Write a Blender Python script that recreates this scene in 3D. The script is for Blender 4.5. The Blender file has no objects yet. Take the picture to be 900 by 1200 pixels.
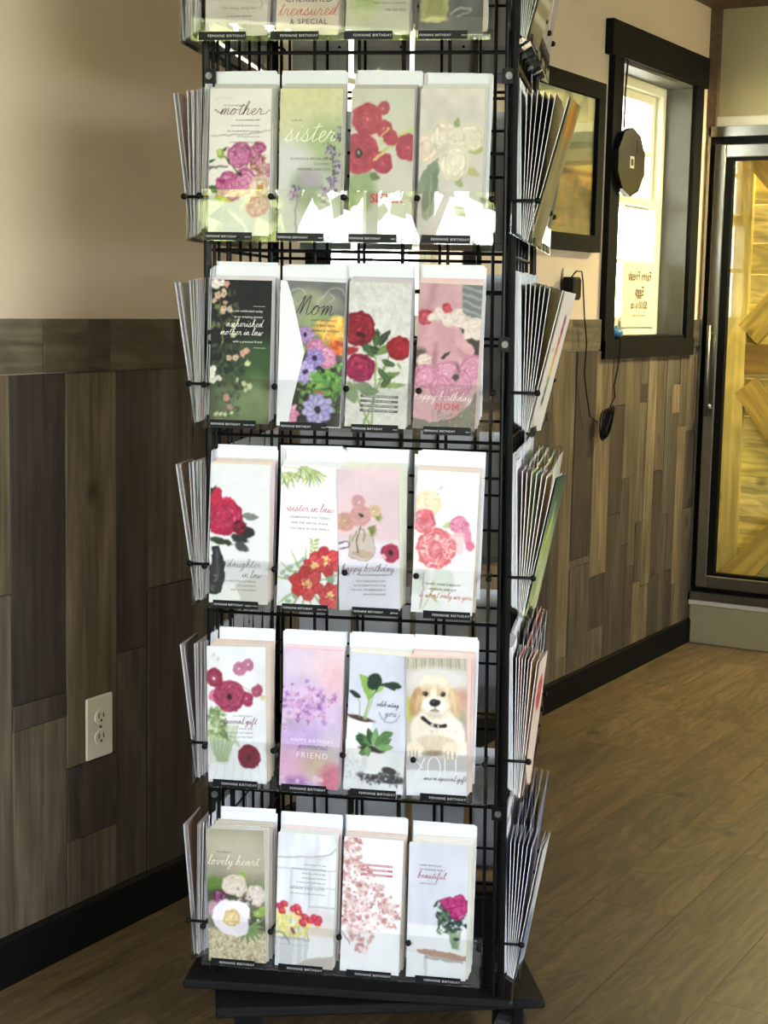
import bpy, math, random
import numpy as np
from mathutils import Vector, Matrix
PI = math.pi
rnd = random.Random(7)
SC = bpy.context.scene
COL = SC.collection

# ------------------------------------------------------------------ camera
F_PX, PITCH, ROLL, YAW, CAM_H = 1885.9, math.radians(7.474), math.radians(1.194), math.radians(29.93), 1.215
fw = Vector((math.cos(YAW)*math.cos(PITCH), math.sin(YAW)*math.cos(PITCH), -math.sin(PITCH)))
rt = Vector((math.sin(YAW), -math.cos(YAW), 0))
up = rt.cross(fw)
rt2 = math.cos(ROLL)*rt + math.sin(ROLL)*up
up2 = -math.sin(ROLL)*rt + math.cos(ROLL)*up
cd = bpy.data.cameras.new('camera')
cam = bpy.data.objects.new('camera', cd); COL.objects.link(cam)
cd.sensor_fit = 'VERTICAL'; cd.sensor_height = 24.0; cd.lens = F_PX/1200*24.0
cd.clip_start = 0.05; cd.clip_end = 300
cam.matrix_world = Matrix(((rt2.x, up2.x, -fw.x, 0), (rt2.y, up2.y, -fw.y, 0), (rt2.z, up2.z, -fw.z, CAM_H), (0, 0, 0, 1)))
SC.camera = cam

# ------------------------------------------------------------------ world, sun, exposure
SC.view_settings.view_transform = 'Standard'; SC.view_settings.look = 'None'
SC.view_settings.gamma = 1.0; SC.view_settings.use_curve_mapping = False
SC.view_settings.exposure = 0.80
wd = bpy.data.worlds.new('sky'); SC.world = wd; wd.use_nodes = True
nt = wd.node_tree; nt.nodes.clear()
wo = nt.nodes.new('ShaderNodeOutputWorld'); bg = nt.nodes.new('ShaderNodeBackground')
tc = nt.nodes.new('ShaderNodeTexCoord'); sp = nt.nodes.new('ShaderNodeSeparateXYZ'); cr = nt.nodes.new('ShaderNodeValToRGB')
cr.color_ramp.elements[0].position = 0.0; cr.color_ramp.elements[0].color = (.95, .975, 1.0, 1)
cr.color_ramp.elements[1].position = 0.7; cr.color_ramp.elements[1].color = (.74, .85, 1.0, 1)
nt.links.new(tc.outputs['Generated'], sp.inputs[0]); nt.links.new(sp.outputs['Z'], cr.inputs[0])
nt.links.new(cr.outputs[0], bg.inputs[0]); bg.inputs[1].default_value = 12.0
nt.links.new(bg.outputs[0], wo.inputs[0])
sd = bpy.data.lights.new('sun', 'SUN'); sd.energy = 48.0; sd.angle = math.radians(3); sd.color = (1, .95, .86)
sun = bpy.data.objects.new('sun', sd); COL.objects.link(sun)
sun.rotation_euler = Vector((0.62, -0.02, 0.80)).to_track_quat('Z', 'Y').to_euler()

def portal(loc, dirv, sx, sy):
    l = bpy.data.lights.new('window_portal', 'AREA'); l.shape = 'RECTANGLE'; l.size = sx; l.size_y = sy
    l.cycles.is_portal = True
    o = bpy.data.objects.new('window_portal', l); COL.objects.link(o); o.location = loc
    o.rotation_euler = Vector(dirv).to_track_quat('-Z', 'Z').to_euler()
portal((-1.16, .6, 1.62), (1, 0, 0), 1.9, 1.12)
portal((3.40, 2.12, 1.53), (0, -1, 0), .7, .86)
portal((5.05, 2.12, 1.53), (0, -1, 0), .7, .86)
portal((.9, -3.16, 1.5), (0, 1, 0), 3.2, 1.4)  # for the added unseen window

# ------------------------------------------------------------------ materials
def lin(c):
    c = np.asarray(c, float)/255.0
    return np.where(c <= .04045, c/12.92, ((c+.055)/1.055)**2.4)
def L4(c): return tuple(float(v) for v in lin(c)) + (1.0,)
MATS = {}
def newmat(name):
    m = bpy.data.materials.new(name); m.use_nodes = True; MATS[name] = m
    return m, m.node_tree, m.node_tree.nodes['Principled BSDF']
def plain(name, rgb, rough=.5, metal=0, noise=0.06, nscale=40, coat=0, bump=0):
    m, t, p = newmat(name)
    tcn = t.nodes.new('ShaderNodeTexCoord'); n = t.nodes.new('ShaderNodeTexNoise'); n.inputs['Scale'].default_value = nscale
    n.inputs['Detail'].default_value = 4
    mx = t.nodes.new('ShaderNodeMix'); mx.data_type = 'RGBA'
    c = L4(rgb)
    mx.inputs[6].default_value = tuple(max(0, v*(1-noise)) for v in c[:3])+(1,)
    mx.inputs[7].default_value = tuple(min(1, v*(1+noise)) for v in c[:3])+(1,)
    t.links.new(tcn.outputs['Object'], n.inputs['Vector']); t.links.new(n.outputs[0], mx.inputs[0]); t.links.new(mx.outputs[2], p.inputs['Base Color'])
    p.inputs['Roughness'].default_value = rough; p.inputs['Metallic'].default_value = metal
    if coat: p.inputs['Coat Weight'].default_value = coat
    if 'black' in name: p.inputs['Specular IOR Level'].default_value = .15
    if bump:
        b = t.nodes.new('ShaderNodeBump'); b.inputs['Strength'].default_value = bump; b.inputs['Distance'].default_value = .002
        t.links.new(n.outputs[0], b.inputs['Height']); t.links.new(b.outputs[0], p.inputs['Normal'])
    return m
def objcol(name, rough=.55, var=.05, nscale=30, bump=0):
    m, t, p = newmat(name)
    oi = t.nodes.new('ShaderNodeObjectInfo'); tcn = t.nodes.new('ShaderNodeTexCoord'); n = t.nodes.new('ShaderNodeTexNoise')
    n.inputs['Scale'].default_value = nscale
    mr = t.nodes.new('ShaderNodeMapRange'); mr.inputs[3].default_value = 1-var; mr.inputs[4].default_value = 1+var
    vm = t.nodes.new('ShaderNodeVectorMath'); vm.operation = 'SCALE'
    t.links.new(tcn.outputs['Object'], n.inputs['Vector']); t.links.new(n.outputs[0], mr.inputs[0])
    t.links.new(oi.outputs['Color'], vm.inputs[0]); t.links.new(mr.outputs[0], vm.inputs[3]); t.links.new(vm.outputs[0], p.inputs['Base Color'])
    p.inputs['Roughness'].default_value = rough
    return m
def wood(name, axis, fine=1.0, contrast=.45, ring=.3, rough=.6, swirl=0.0, bump=.25, coat=0):
    """grain runs along `axis`; base tint = object colour"""
    m, t, p = newmat(name)
    oi = t.nodes.new('ShaderNodeObjectInfo'); tcn = t.nodes.new('ShaderNodeTexCoord')
    add = t.nodes.new('ShaderNodeVectorMath'); add.operation = 'ADD'
    mul = t.nodes.new('ShaderNodeMath'); mul.operation = 'MULTIPLY'; mul.inputs[1].default_value = 37.0
    t.links.new(oi.outputs['Random'], mul.inputs[0]); t.links.new(tcn.outputs['Object'], add.inputs[0]); t.links.new(mul.outputs[0], add.inputs[1])
    def mapped(a, b):
        mp = t.nodes.new('ShaderNodeMapping'); s = [b, b, b]; s[axis] = a
        mp.inputs['Scale'].default_value = s; t.links.new(add.outputs[0], mp.inputs['Vector']); return mp
    m1 = mapped(2.2*fine, 42*fine); m2 = mapped(1.6, 6.5); m3 = mapped(7, 9)
    n1 = t.nodes.new('ShaderNodeTexNoise'); n1.inputs['Scale'].default_value = 1.6; n1.inputs['Detail'].default_value = 6; n1.inputs['Distortion'].default_value = .3
    n2 = t.nodes.new('ShaderNodeTexNoise'); n2.inputs['Scale'].default_value = 1.0; n2.inputs['Detail'].default_value = 3; n2.inputs['Distortion'].default_value = .6+swirl
    n3 = t.nodes.new('ShaderNodeTexVoronoi'); n3.inputs['Scale'].default_value = .55; n3.inputs['Randomness'].default_value = 1
    t.links.new(m1.outputs[0], n1.inputs[0]); t.links.new(m2.outputs[0], n2.inputs[0]); t.links.new(m3.outputs[0], n3.inputs[0])
    # growth rings: sine of a warped distance
    rg = t.nodes.new('ShaderNodeMath'); rg.operation = 'MULTIPLY'; rg.inputs[1].default_value = 46 if swirl else 26
    sn = t.nodes.new('ShaderNodeMath'); sn.operation = 'SINE'
    t.links.new(n2.outputs[0], rg.inputs[0]); t.links.new(rg.outputs[0], sn.inputs[0])
    r1 = t.nodes.new('ShaderNodeMapRange'); r1.inputs[1].default_value = .25; r1.inputs[2].default_value = .75
    r1.inputs[3].default_value = 1-contrast; r1.inputs[4].default_value = 1+contrast*.75
    t.links.new(n1.outputs[0], r1.inputs[0])
    r2 = t.nodes.new('ShaderNodeMapRange'); r2.inputs[1].default_value = -1; r2.inputs[2].default_value = 1
    r2.inputs[3].default_value = 1-ring*.5; r2.inputs[4].default_value = 1+ring*.4
    t.links.new(sn.outputs[0], r2.inputs[0])
    kn = t.nodes.new('ShaderNodeMapRange'); kn.inputs[1].default_value = .045; kn.inputs[2].default_value = .13; kn.inputs[3].default_value = .3; kn.inputs[4].default_value = 1.0
    t.links.new(n3.outputs['Distance'], kn.inputs[0])
    r4 = t.nodes.new('ShaderNodeMapRange'); r4.inputs[1].default_value = .3; r4.inputs[2].default_value = .7; r4.inputs[3].default_value = .8; r4.inputs[4].default_value = 1.2
    t.links.new(n2.outputs[0], r4.inputs[0])
    a = t.nodes.new('ShaderNodeMath'); a.operation = 'MULTIPLY'; t.links.new(r1.outputs[0], a.inputs[0]); t.links.new(r2.outputs[0], a.inputs[1])
    b = t.nodes.new('ShaderNodeMath'); b.operation = 'MULTIPLY'; t.links.new(a.outputs[0], b.inputs[0]); t.links.new(kn.outputs[0], b.inputs[1])
    b2 = t.nodes.new('ShaderNodeMath'); b2.operation = 'MULTIPLY'; t.links.new(b.outputs[0], b2.inputs[0]); t.links.new(r4.outputs[0], b2.inputs[1])
    vm = t.nodes.new('ShaderNodeVectorMath'); vm.operation = 'SCALE'
    t.links.new(oi.outputs['Color'], vm.inputs[0]); t.links.new(b2.outputs[0], vm.inputs[3]); t.links.new(vm.outputs[0], p.inputs['Base Color'])
    p.inputs['Roughness'].default_value = rough
    if coat: p.inputs['Coat Weight'].default_value = coat
    bp = t.nodes.new('ShaderNodeBump'); bp.inputs['Strength'].default_value = bump; bp.inputs['Distance'].default_value = .0015
    t.links.new(b.outputs[0], bp.inputs['Height']); t.links.new(bp.outputs[0], p.inputs['Normal'])
    return m
def clear(name, tint=(.97, .98, .97), rough=.0, f0=.04):
    """thin clear sheet: straight-through transmission plus Fresnel (Schlick) mirror reflection"""
    m = bpy.data.materials.new(name); m.use_nodes = True; MATS[name] = m
    t = m.node_tree; t.nodes.clear()
    out = t.nodes.new('ShaderNodeOutputMaterial'); tr = t.nodes.new('ShaderNodeBsdfTransparent'); gl = t.nodes.new('ShaderNodeBsdfGlossy')
    tr.inputs[0].default_value = (*tint, 1); gl.inputs['Roughness'].default_value = rough
    g = t.nodes.new('ShaderNodeNewGeometry'); dt = t.nodes.new('ShaderNodeVectorMath'); dt.operation = 'DOT_PRODUCT'
    t.links.new(g.outputs['Incoming'], dt.inputs[0]); t.links.new(g.outputs['Normal'], dt.inputs[1])
    def M(op, a, b=None):
        n = t.nodes.new('ShaderNodeMath'); n.operation = op
        for i, v in enumerate((a, b)):
            if v is None: continue
            if isinstance(v, (int, float)): n.inputs[i].default_value = v
            else: t.links.new(v, n.inputs[i])
        return n.outputs[0]
    ab = M('ABSOLUTE', dt.outputs['Value']); om = M('SUBTRACT', 1.0, ab); p5 = M('POWER', om, 5.0)
    fr = M('ADD', M('MULTIPLY', p5, 1-f0), f0)
    mx = t.nodes.new('ShaderNodeMixShader'); t.links.new(fr, mx.inputs[0]); t.links.new(tr.outputs[0], mx.inputs[1]); t.links.new(gl.outputs[0], mx.inputs[2])
    t.links.new(mx.outputs[0], out.inputs[0])
    return m
def attrmat(name, rough=.55, coat=0.0):
    m, t, p = newmat(name)
    a = t.nodes.new('ShaderNodeAttribute'); a.attribute_name = 'print'
    t.links.new(a.outputs['Color'], p.inputs['Base Color']); p.inputs['Roughness'].default_value = rough
    p.inputs['Coat Weight'].default_value = coat; p.inputs['Specular IOR Level'].default_value = .25
    return m

m_plaster = plain('cream wall paint', (220, 200, 174), .75, noise=.04, nscale=6, bump=.1)
m_olive = plain('olive beige wall paint', (160, 150, 116), .75, noise=.05, nscale=6, bump=.1)
m_white = plain('white painted board', (205, 200, 186), .6, noise=.03)
m_black = plain('black painted trim', (10, 10, 10), .8, noise=.12, nscale=20)
m_blackbase = plain('black painted baseboard', (6, 6, 7), .7, noise=.12, nscale=20)
m_wire = plain('black powder coated wire', (13, 13, 14), .35, noise=.1)
m_board = plain('black laminate board', (24, 24, 25), .5, noise=.15, nscale=60)
m_metal = plain('zinc bolt metal', (120, 120, 118), .45, 1, .05)
m_steel = plain('brushed stainless steel', (150, 148, 140), .28, 1, .12, 25)
m_rubber = plain('dark grey caster wheel', (42, 42, 44), .45, noise=.2, nscale=80)
m_gasket = plain('black door gasket', (9, 9, 9), .6)
m_winframe = plain('cream vinyl window frame', (226, 222, 200), .4, noise=.02)
m_ivory = plain('ivory plastic', (222, 214, 192), .35, noise=.02)
m_slot = plain('dark socket slot', (30, 26, 22), .6)
m_jamb = plain('shade grey window jamb', (88, 86, 78), .55, noise=.25, nscale=14)  # grey puts the unlit reveal's shade into the colour, mottled at random
m_plast = plain('black plastic', (16, 16, 17), .4)
m_paper = plain('white card paper', (230, 229, 232), .7, noise=.015)
m_env = plain('white envelope paper', (228, 230, 237), .72, noise=.015, nscale=12)
m_cardprint = objcol('printed card stock', .5, .18, 24)
m_strip = plain('black label strip', (22, 23, 26), .4)
m_labtext = plain('white label lettering', (205, 205, 205), .6)
m_tint = objcol('tinted ink', .6, .0)
m_art = attrmat('card artwork ink')
m_acr = clear('clear acrylic', (.975, .98, .975), 0.0, .04)
m_glass = clear('window glass', (.97, .985, .97), 0.0, .045)
m_cooler = clear('cooler door glass', (.96, .96, .9), 0.0, .05)
m_wallwood = wood('weathered wall plank', 2, 1.15, .62, .3, .62, 0, .35)
m_capwood = wood('weathered cap board', 0, .8, .6, .4, .62, .4, .3)
m_floor = wood('vinyl wood floor', 0, .9, .42, .42, .42, 1.4, .12, .0)
m_ceil = wood('stained ceiling board', 0, 1, .4, .2, .6)
m_pine_y = wood('rough pine board', 1, .6, .35, .4, .7, .8, .3)
m_pine_z = wood('rough pine post', 2, .6, .3, .3, .7, .2, .3)
m_grass = plain('mown grass', (124, 128, 84), .9, noise=.35, nscale=3)
m_gravel = plain('pale gravel drive', (205, 198, 184), .9, noise=.12, nscale=12)
m_leaf = plain('tree leaves', (140, 148, 88), .8, noise=.5, nscale=2)
m_bark = plain('tree bark', (92, 76, 60), .9, noise=.3, nscale=9)
m_slatew = plain('white porch board', (235, 232, 222), .6, noise=.03)
m_sign = plain('sign paper', (228, 214, 186), .8, noise=.02)
m_ink = plain('brown black ink', (44, 36, 30), .7)
m_blue = plain('blue plastic', (70, 130, 175), .4)

# ------------------------------------------------------------------ mesh helpers
class MB:
    def __init__(s): s.v = []; s.f = []; s.mi = []
    def add(s, vs, fs, mi=0):
        o = len(s.v); s.v += [tuple(v) for v in vs]; s.f += [tuple(i+o for i in f) for f in fs]; s.mi += [mi]*len(fs)
    def box(s, x0, x1, y0, y1, z0, z1, M=None, mi=0):
        vs = [Vector((x, y, z)) for z in (z0, z1) for y in (y0, y1) for x in (x0, x1)]
        if M: vs = [M @ v for v in vs]
        s.add(vs, [(0, 2, 3, 1), (4, 5, 7, 6), (0, 1, 5, 4), (2, 6, 7, 3), (0, 4, 6, 2), (1, 3, 7, 5)], mi)
    def bbox(s, x0, x1, y0, y1, z0, z1, b=.002, mi=0):
        """box with chamfered vertical & horizontal edges (octagonal section in XZ, bevelled in Y)"""
        pts = [(x0+b, z0), (x1-b, z0), (x1, z0+b), (x1, z1-b), (x1-b, z1), (x0+b, z1), (x0, z1-b), (x0, z0+b)]
        ins = [(x0+2*b, z0+b), (x1-2*b, z0+b), (x1-b, z0+2*b), (x1-b, z1-2*b), (x1-2*b, z1-b), (x0+2*b, z1-b), (x0+b, z1-2*b), (x0+b, z0+2*b)]
        vs = [(x, y0, z) for x, z in ins]+[(x, y0+b, z) for x, z in pts]+[(x, y1-b, z) for x, z in pts]+[(x, y1, z) for x, z in ins]
        fs = [tuple(range(8)), tuple(range(31, 23, -1))]
        for r in range(3):
            for i in range(8): j = (i+1) % 8; fs.append((r*8+i, (r+1)*8+i, (r+1)*8+j, r*8+j))
        s.add(vs, fs, mi)
    def tube(s, p, q, r, n=8, mi=0, r2=None, cap=True):
        p = Vector(p); q = Vector(q); d = (q-p).normalized(); r2 = r if r2 is None else r2
        a = d.orthogonal().normalized(); b = d.cross(a)
        vs = []
        for c, rr in ((p, r), (q, r2)):
            for i in range(n): t = 2*PI*i/n; vs.append(c+a*math.cos(t)*rr+b*math.sin(t)*rr)
        fs = [(i, (i+1) % n, n+(i+1) % n, n+i) for i in range(n)]
        if cap: fs += [tuple(range(n-1, -1, -1)), tuple(range(n, 2*n))]
        s.add(vs, fs, mi)
    def path(s, pts, r, n=6, mi=0):
        pts = [Vector(p) for p in pts]; rings = []; vs = []
        a = None
        for i, p in enumerate(pts):
            d = (pts[min(i+1, len(pts)-1)]-pts[max(i-1, 0)]).normalized()
            a = d.orthogonal().normalized() if a is None else (a-d*a.dot(d)).normalized()
            b = d.cross(a)
            for k in range(n): t = 2*PI*k/n; vs.append(p+a*math.cos(t)*r+b*math.sin(t)*r)
        fs = []
        for i in range(len(pts)-1):
            for k in range(n): fs.append((i*n+k, i*n+(k+1) % n, (i+1)*n+(k+1) % n, (i+1)*n+k))
        fs += [tuple(range(n-1, -1, -1)), tuple(range((len(pts)-1)*n, len(pts)*n))]
        s.add(vs, fs, mi)
    def prism(s, poly, z0, z1, M=None, mi=0):
        """poly: CCW xy outline, extruded z0..z1"""
        n = len(poly)
        vs = [Vector((x, y, z)) for z in (z0, z1) for x, y in poly]
        if M: vs = [M @ v for v in vs]
        s.add(vs, [tuple(range(n-1, -1, -1)), tuple(range(n, 2*n))]+[(i, (i+1) % n, n+(i+1) % n, n+i) for i in range(n)], mi)
    def ball(s, c, r, nu=10, nv=6, mi=0, sc=(1, 1, 1)):
        vs = [(c[0], c[1], c[2]+r*sc[2])]
        for j in range(1, nv):
            ph = PI*j/nv
            for i in range(nu): t = 2*PI*i/nu; vs.append((c[0]+r*sc[0]*math.sin(ph)*math.cos(t), c[1]+r*sc[1]*math.sin(ph)*math.sin(t), c[2]+r*sc[2]*math.cos(ph)))
        vs.append((c[0], c[1], c[2]-r*sc[2])); e = len(vs)-1
        fs = [(0, 1+i, 1+(i+1) % nu) for i in range(nu)]
        for j in range(nv-2):
            for i in range(nu): a = 1+j*nu; fs.append((a+i, a+nu+i, a+nu+(i+1) % nu, a+(i+1) % nu))
        a = 1+(nv-2)*nu
        fs += [(a+i, e, a+(i+1) % nu) for i in range(nu)]
        s.add(vs, fs, mi)
    def mesh(s, name, *mats, smooth=False):
        me = bpy.data.meshes.new(name); me.from_pydata([tuple(v) for v in s.v], [], s.f)
        for m in mats: me.materials.append(m)
        if any(s.mi): me.polygons.foreach_set('material_index', s.mi)
        if smooth: me.polygons.foreach_set('use_smooth', [True]*len(me.polygons))
        me.update(); return me
def mk(name, me, parent=None, M=None, color=None, label=None, cat=None, group=None, kind=None):
    o = bpy.data.objects.new(name, me); COL.objects.link(o)
    if M is not None: o.matrix_world = M
    if parent is not None: o.parent = parent
    if color is not None: o.color = tuple(color) if len(color) == 4 else tuple(color)+(1,)
    if label: o['label'] = label
    if cat: o['category'] = cat
    if group: o['group'] = group
    if kind: o['kind'] = kind
    return o
def empty(name, loc=(0, 0, 0), rz=0, **k):
    o = mk(name, None, **k); o.location = loc; o.rotation_euler = (0, 0, rz); o.empty_display_size = .1
    return o
def T(x, y, z): return Matrix.Translation((x, y, z))
def RX(a): return Matrix.Rotation(a, 4, 'X')
def RY(a): return Matrix.Rotation(a, 4, 'Y')
def RZ(a): return Matrix.Rotation(a, 4, 'Z')

# ---- block lettering: glyph outlines taken once from Blender's built-in font
CH = "ABCDEFGHIJKLMNOPQRSTUVWXYZabcdefghijklmnopqrstuvwxyz0123456789.,&$'/!"
GL = {}
def _glyphs():
    obs = {}
    def mkt(key, body):
        c = bpy.data.curves.new('glyph', 'FONT'); c.body = body; c.size = 1; c.resolution_u = 2; c.fill_mode = 'FRONT'
        o = bpy.data.objects.new('glyph', c); COL.objects.link(o); obs[key] = o
    for ch in CH: mkt(ch, ch); mkt('w'+ch, 'H'+ch+'H')
    mkt('HH', 'HH')
    dg = bpy.context.evaluated_depsgraph_get(); dg.update()
    def get(o):
        me = bpy.data.meshes.new_from_object(o.evaluated_get(dg)); v = [tuple(x.co)[:2] for x in me.vertices]; f = [tuple(p.vertices) for p in me.polygons]
        bpy.data.meshes.remove(me); return v, f
    wid = lambda v: max(p[0] for p in v)-min(p[0] for p in v)
    hh = wid(get(obs['HH'])[0])
    for ch in CH:
        v, f = get(obs[ch]); w = wid(get(obs['w'+ch])[0])-hh
        GL[ch] = (v, f, w)
    for o in obs.values():
        c = o.data; bpy.data.objects.remove(o); bpy.data.curves.remove(c)
_glyphs()
def text_into(mb, s, size, x, z, y=0, align='C', track=0.0, shear=0, sx=1.0, mi=0):
    """block text in the XZ plane facing -Y"""
    adv = [(GL[c][2] if c in GL else .3)+track for c in s]; w = (sum(adv)-track)*size*sx
    x0 = x - (w/2 if align == 'C' else w if align == 'R' else 0)
    for c, a in zip(s, adv):
        if c in GL:
            v, f, _ = GL[c]
            mb.add([(x0+(px+shear*pz)*size*sx, y, z+pz*size) for px, pz in v], f, mi)
        x0 += a*size*sx
# ---- joined-up lettering: single-stroke letters drawn as ribbons
SCR = {
 'a': [(0, .1), (.35, .55), (.75, .9), (.45, 1), (.12, .6), (.2, .08), (.5, .2), (.8, .95), (.74, .3), (.95, .02), (1.2, .25)],
 'b': [(0, .1), (.35, 1.0), (.55, 2.0), (.35, 2.1), (.22, 1.2), (.25, .2), (.5, 0), (.8, .4), (.62, .95), (.45, .8), (.9, .75), (1.15, .85)],
 'c': [(0, .1), (.35, .6), (.75, .85), (.5, 1), (.15, .55), (.3, .05), (.65, .05), (.95, .3)],
 'd': [(0, .1), (.3, .5), (.75, .9), (.4, 1), (.1, .5), (.25, .05), (.55, .3), (.85, 1.2), (.95, 2.1), (.85, 1.2), (.75, .25), (.95, .02), (1.2, .25)],
 'e': [(0, .1), (.4, .45), (.65, .85), (.45, 1), (.2, .7), (.25, .15), (.55, 0), (.9, .3)],
 'f': [(0, .1), (.35, .9), (.6, 1.9), (.4, 2.1), (.28, 1.3), (.25, 0), (.15, -.9), (.3, -1.0), (.4, -.3), (.35, .1), (.8, .3)],
 'g': [(0, .1), (.3, .5), (.75, .9), (.4, 1), (.1, .5), (.25, .05), (.55, .25), (.8, .95), (.72, 0), (.5, -.95), (.15, -.85), (.4, -.3), (1.15, .25)],
 'h': [(0, .1), (.3, .9), (.55, 1.95), (.35, 2.1), (.22, 1.2), (.15, 0), (.3, .6), (.6, 1), (.72, .7), (.68, .1), (.85, .02), (1.1, .25)],
 'i': [(0, .1), (.3, .95), (.25, .2), (.4, .02), (.65, .25)],
 'l': [(0, .1), (.35, 1.0), (.55, 1.95), (.35, 2.1), (.22, 1.2), (.25, .15), (.45, .02), (.7, .25)],
 'm': [(0, .1), (.2, .95), (.15, 0), (.3, .6), (.55, 1), (.58, .5), (.52, 0), (.7, .6), (.95, 1), (1.0, .5), (.98, .1), (1.15, .02), (1.35, .25)],
 'n': [(0, .1), (.2, .95), (.15, 0), (.3, .6), (.6, 1), (.68, .6), (.65, .1), (.82, .02), (1.05, .25)],
 'o': [(0, .1), (.3, .7), (.5, 1), (.2, .75), (.15, .2), (.4, 0), (.72, .35), (.65, .85), (.5, .95), (.75, .75), (1.05, .85)],
 'p': [(0, .1), (.25, .9), (.15, 0), (0, -1.0), (.15, -.2), (.35, .7), (.65, 1), (.78, .55), (.55, .02), (.35, .1), (.8, .1), (1.05, .25)],
 'r': [(0, .1), (.25, 1.05), (.3, .85), (.6, .85), (.52, .25), (.7, .02), (.95, .25)],
 's': [(0, .1), (.3, .7), (.48, 1.2), (.46, .85), (.7, .4), (.52, 0), (.18, .06), (.14, .24), (.5, .02), (.98, .25)],
 't': [(0, .1), (.3, .9), (.5, 1.75), (.35, .9), (.28, .2), (.45, .02), (.75, .25)],
 'u': [(0, .1), (.2, .95), (.18, .2), (.38, 0), (.65, .4), (.75, .95), (.7, .2), (.85, .02), (1.1, .25)],
 'v': [(0, .1), (.2, .95), (.25, .3), (.4, 0), (.65, .6), (.68, .95), (.95, .8)],
 'w': [(0, .1), (.15, .95), (.15, .2), (.35, 0), (.55, .8), (.55, .2), (.75, 0), (.98, .6), (.98, .95), (1.25, .8)],
 'y': [(0, .1), (.2, .95), (.2, .2), (.4, .02), (.65, .5), (.75, .95), (.7, 0), (.5, -.95), (.15, -.85), (.4, -.3), (1.1, .25)],
 'M': [(-.2, 0), (.1, .2), (.45, 2.0), (.5, .9), (.45, .05), (.7, 1.1), (1.05, 2.0), (1.1, 1.0), (1.1, .2), (1.3, .02), (1.55, .25)],
}
def catmull(P, k=5):
    P = [P[0]]+list(P)+[P[-1]]; out = []
    for i in range(1, len(P)-2):
        a, b, c, d = [np.array(p, float) for p in P[i-1:i+3]]
        for t in np.linspace(0, 1, k, endpoint=False):
            out.append(.5*((2*b)+(-a+c)*t+(2*a-5*b+4*c-d)*t*t+(-a+3*b-3*c+d)*t**3))
    out.append(np.array(P[-2], float)); return out
def ribbon(mb, pts, w, y, mi=0):
    pts = [np.array(p) for p in pts]; L = []
    for i, p in enumerate(pts):
        d = pts[min(i+1, len(pts)-1)]-pts[max(i-1, 0)]; n = np.hypot(*d)+1e-9; d = d/n
        ww = w*(.62+.5*abs(d[1]))*.5
        L.append((p[0]-d[1]*ww, y, p[1]+d[0]*ww)); L.append((p[0]+d[1]*ww, y, p[1]-d[0]*ww))
    mb.add(L, [(2*i, 2*i+1, 2*i+3, 2*i+2) for i in range(len(pts)-1)], mi)
def script_into(mb, s, size, x, z, y=0, w=None, align='C', slant=.28, sx=1.0, mi=0, swash=0):
    """size = x-height"""
    pts = []; strokes = []; cx = 0
    for c in s:
        if c == ' ':
            if pts: strokes.append(pts); pts = []
            cx += .55; continue
        P = SCR.get(c)
        if P is None: continue
        e = P[-1]
        pts += [(cx+a, b) for a, b in (P if not pts else P[1:])]
        if c == 't': strokes.append([(cx+.0, 1.3), (cx+.35, 1.36), (cx+.85, 1.45)])
        if c == 'i': strokes.append([(cx+.36, 1.4), (cx+.42, 1.5)])
        cx += e[0]
    if pts: strokes.append(pts)
    if swash:
        strokes.append([(-1.3*swash, .55), (-1.0*swash, .85), (-.6*swash, .35), (-.3, .5), (0, .15)])
        strokes.append([(cx-.1, .25), (cx+.4*swash, .1), (cx+.9*swash, .75), (cx+1.2*swash, .6)])
    W = cx*size*sx; x0 = x-(W/2 if align == 'C' else W if align == 'R' else 0)
    for st in strokes:
        C = catmull(st, 4)
        ribbon(mb, [(x0+(px+slant*pz)*size*sx, z+pz*size) for px, pz in C], w or size*.06+.00024, y, mi)

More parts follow.
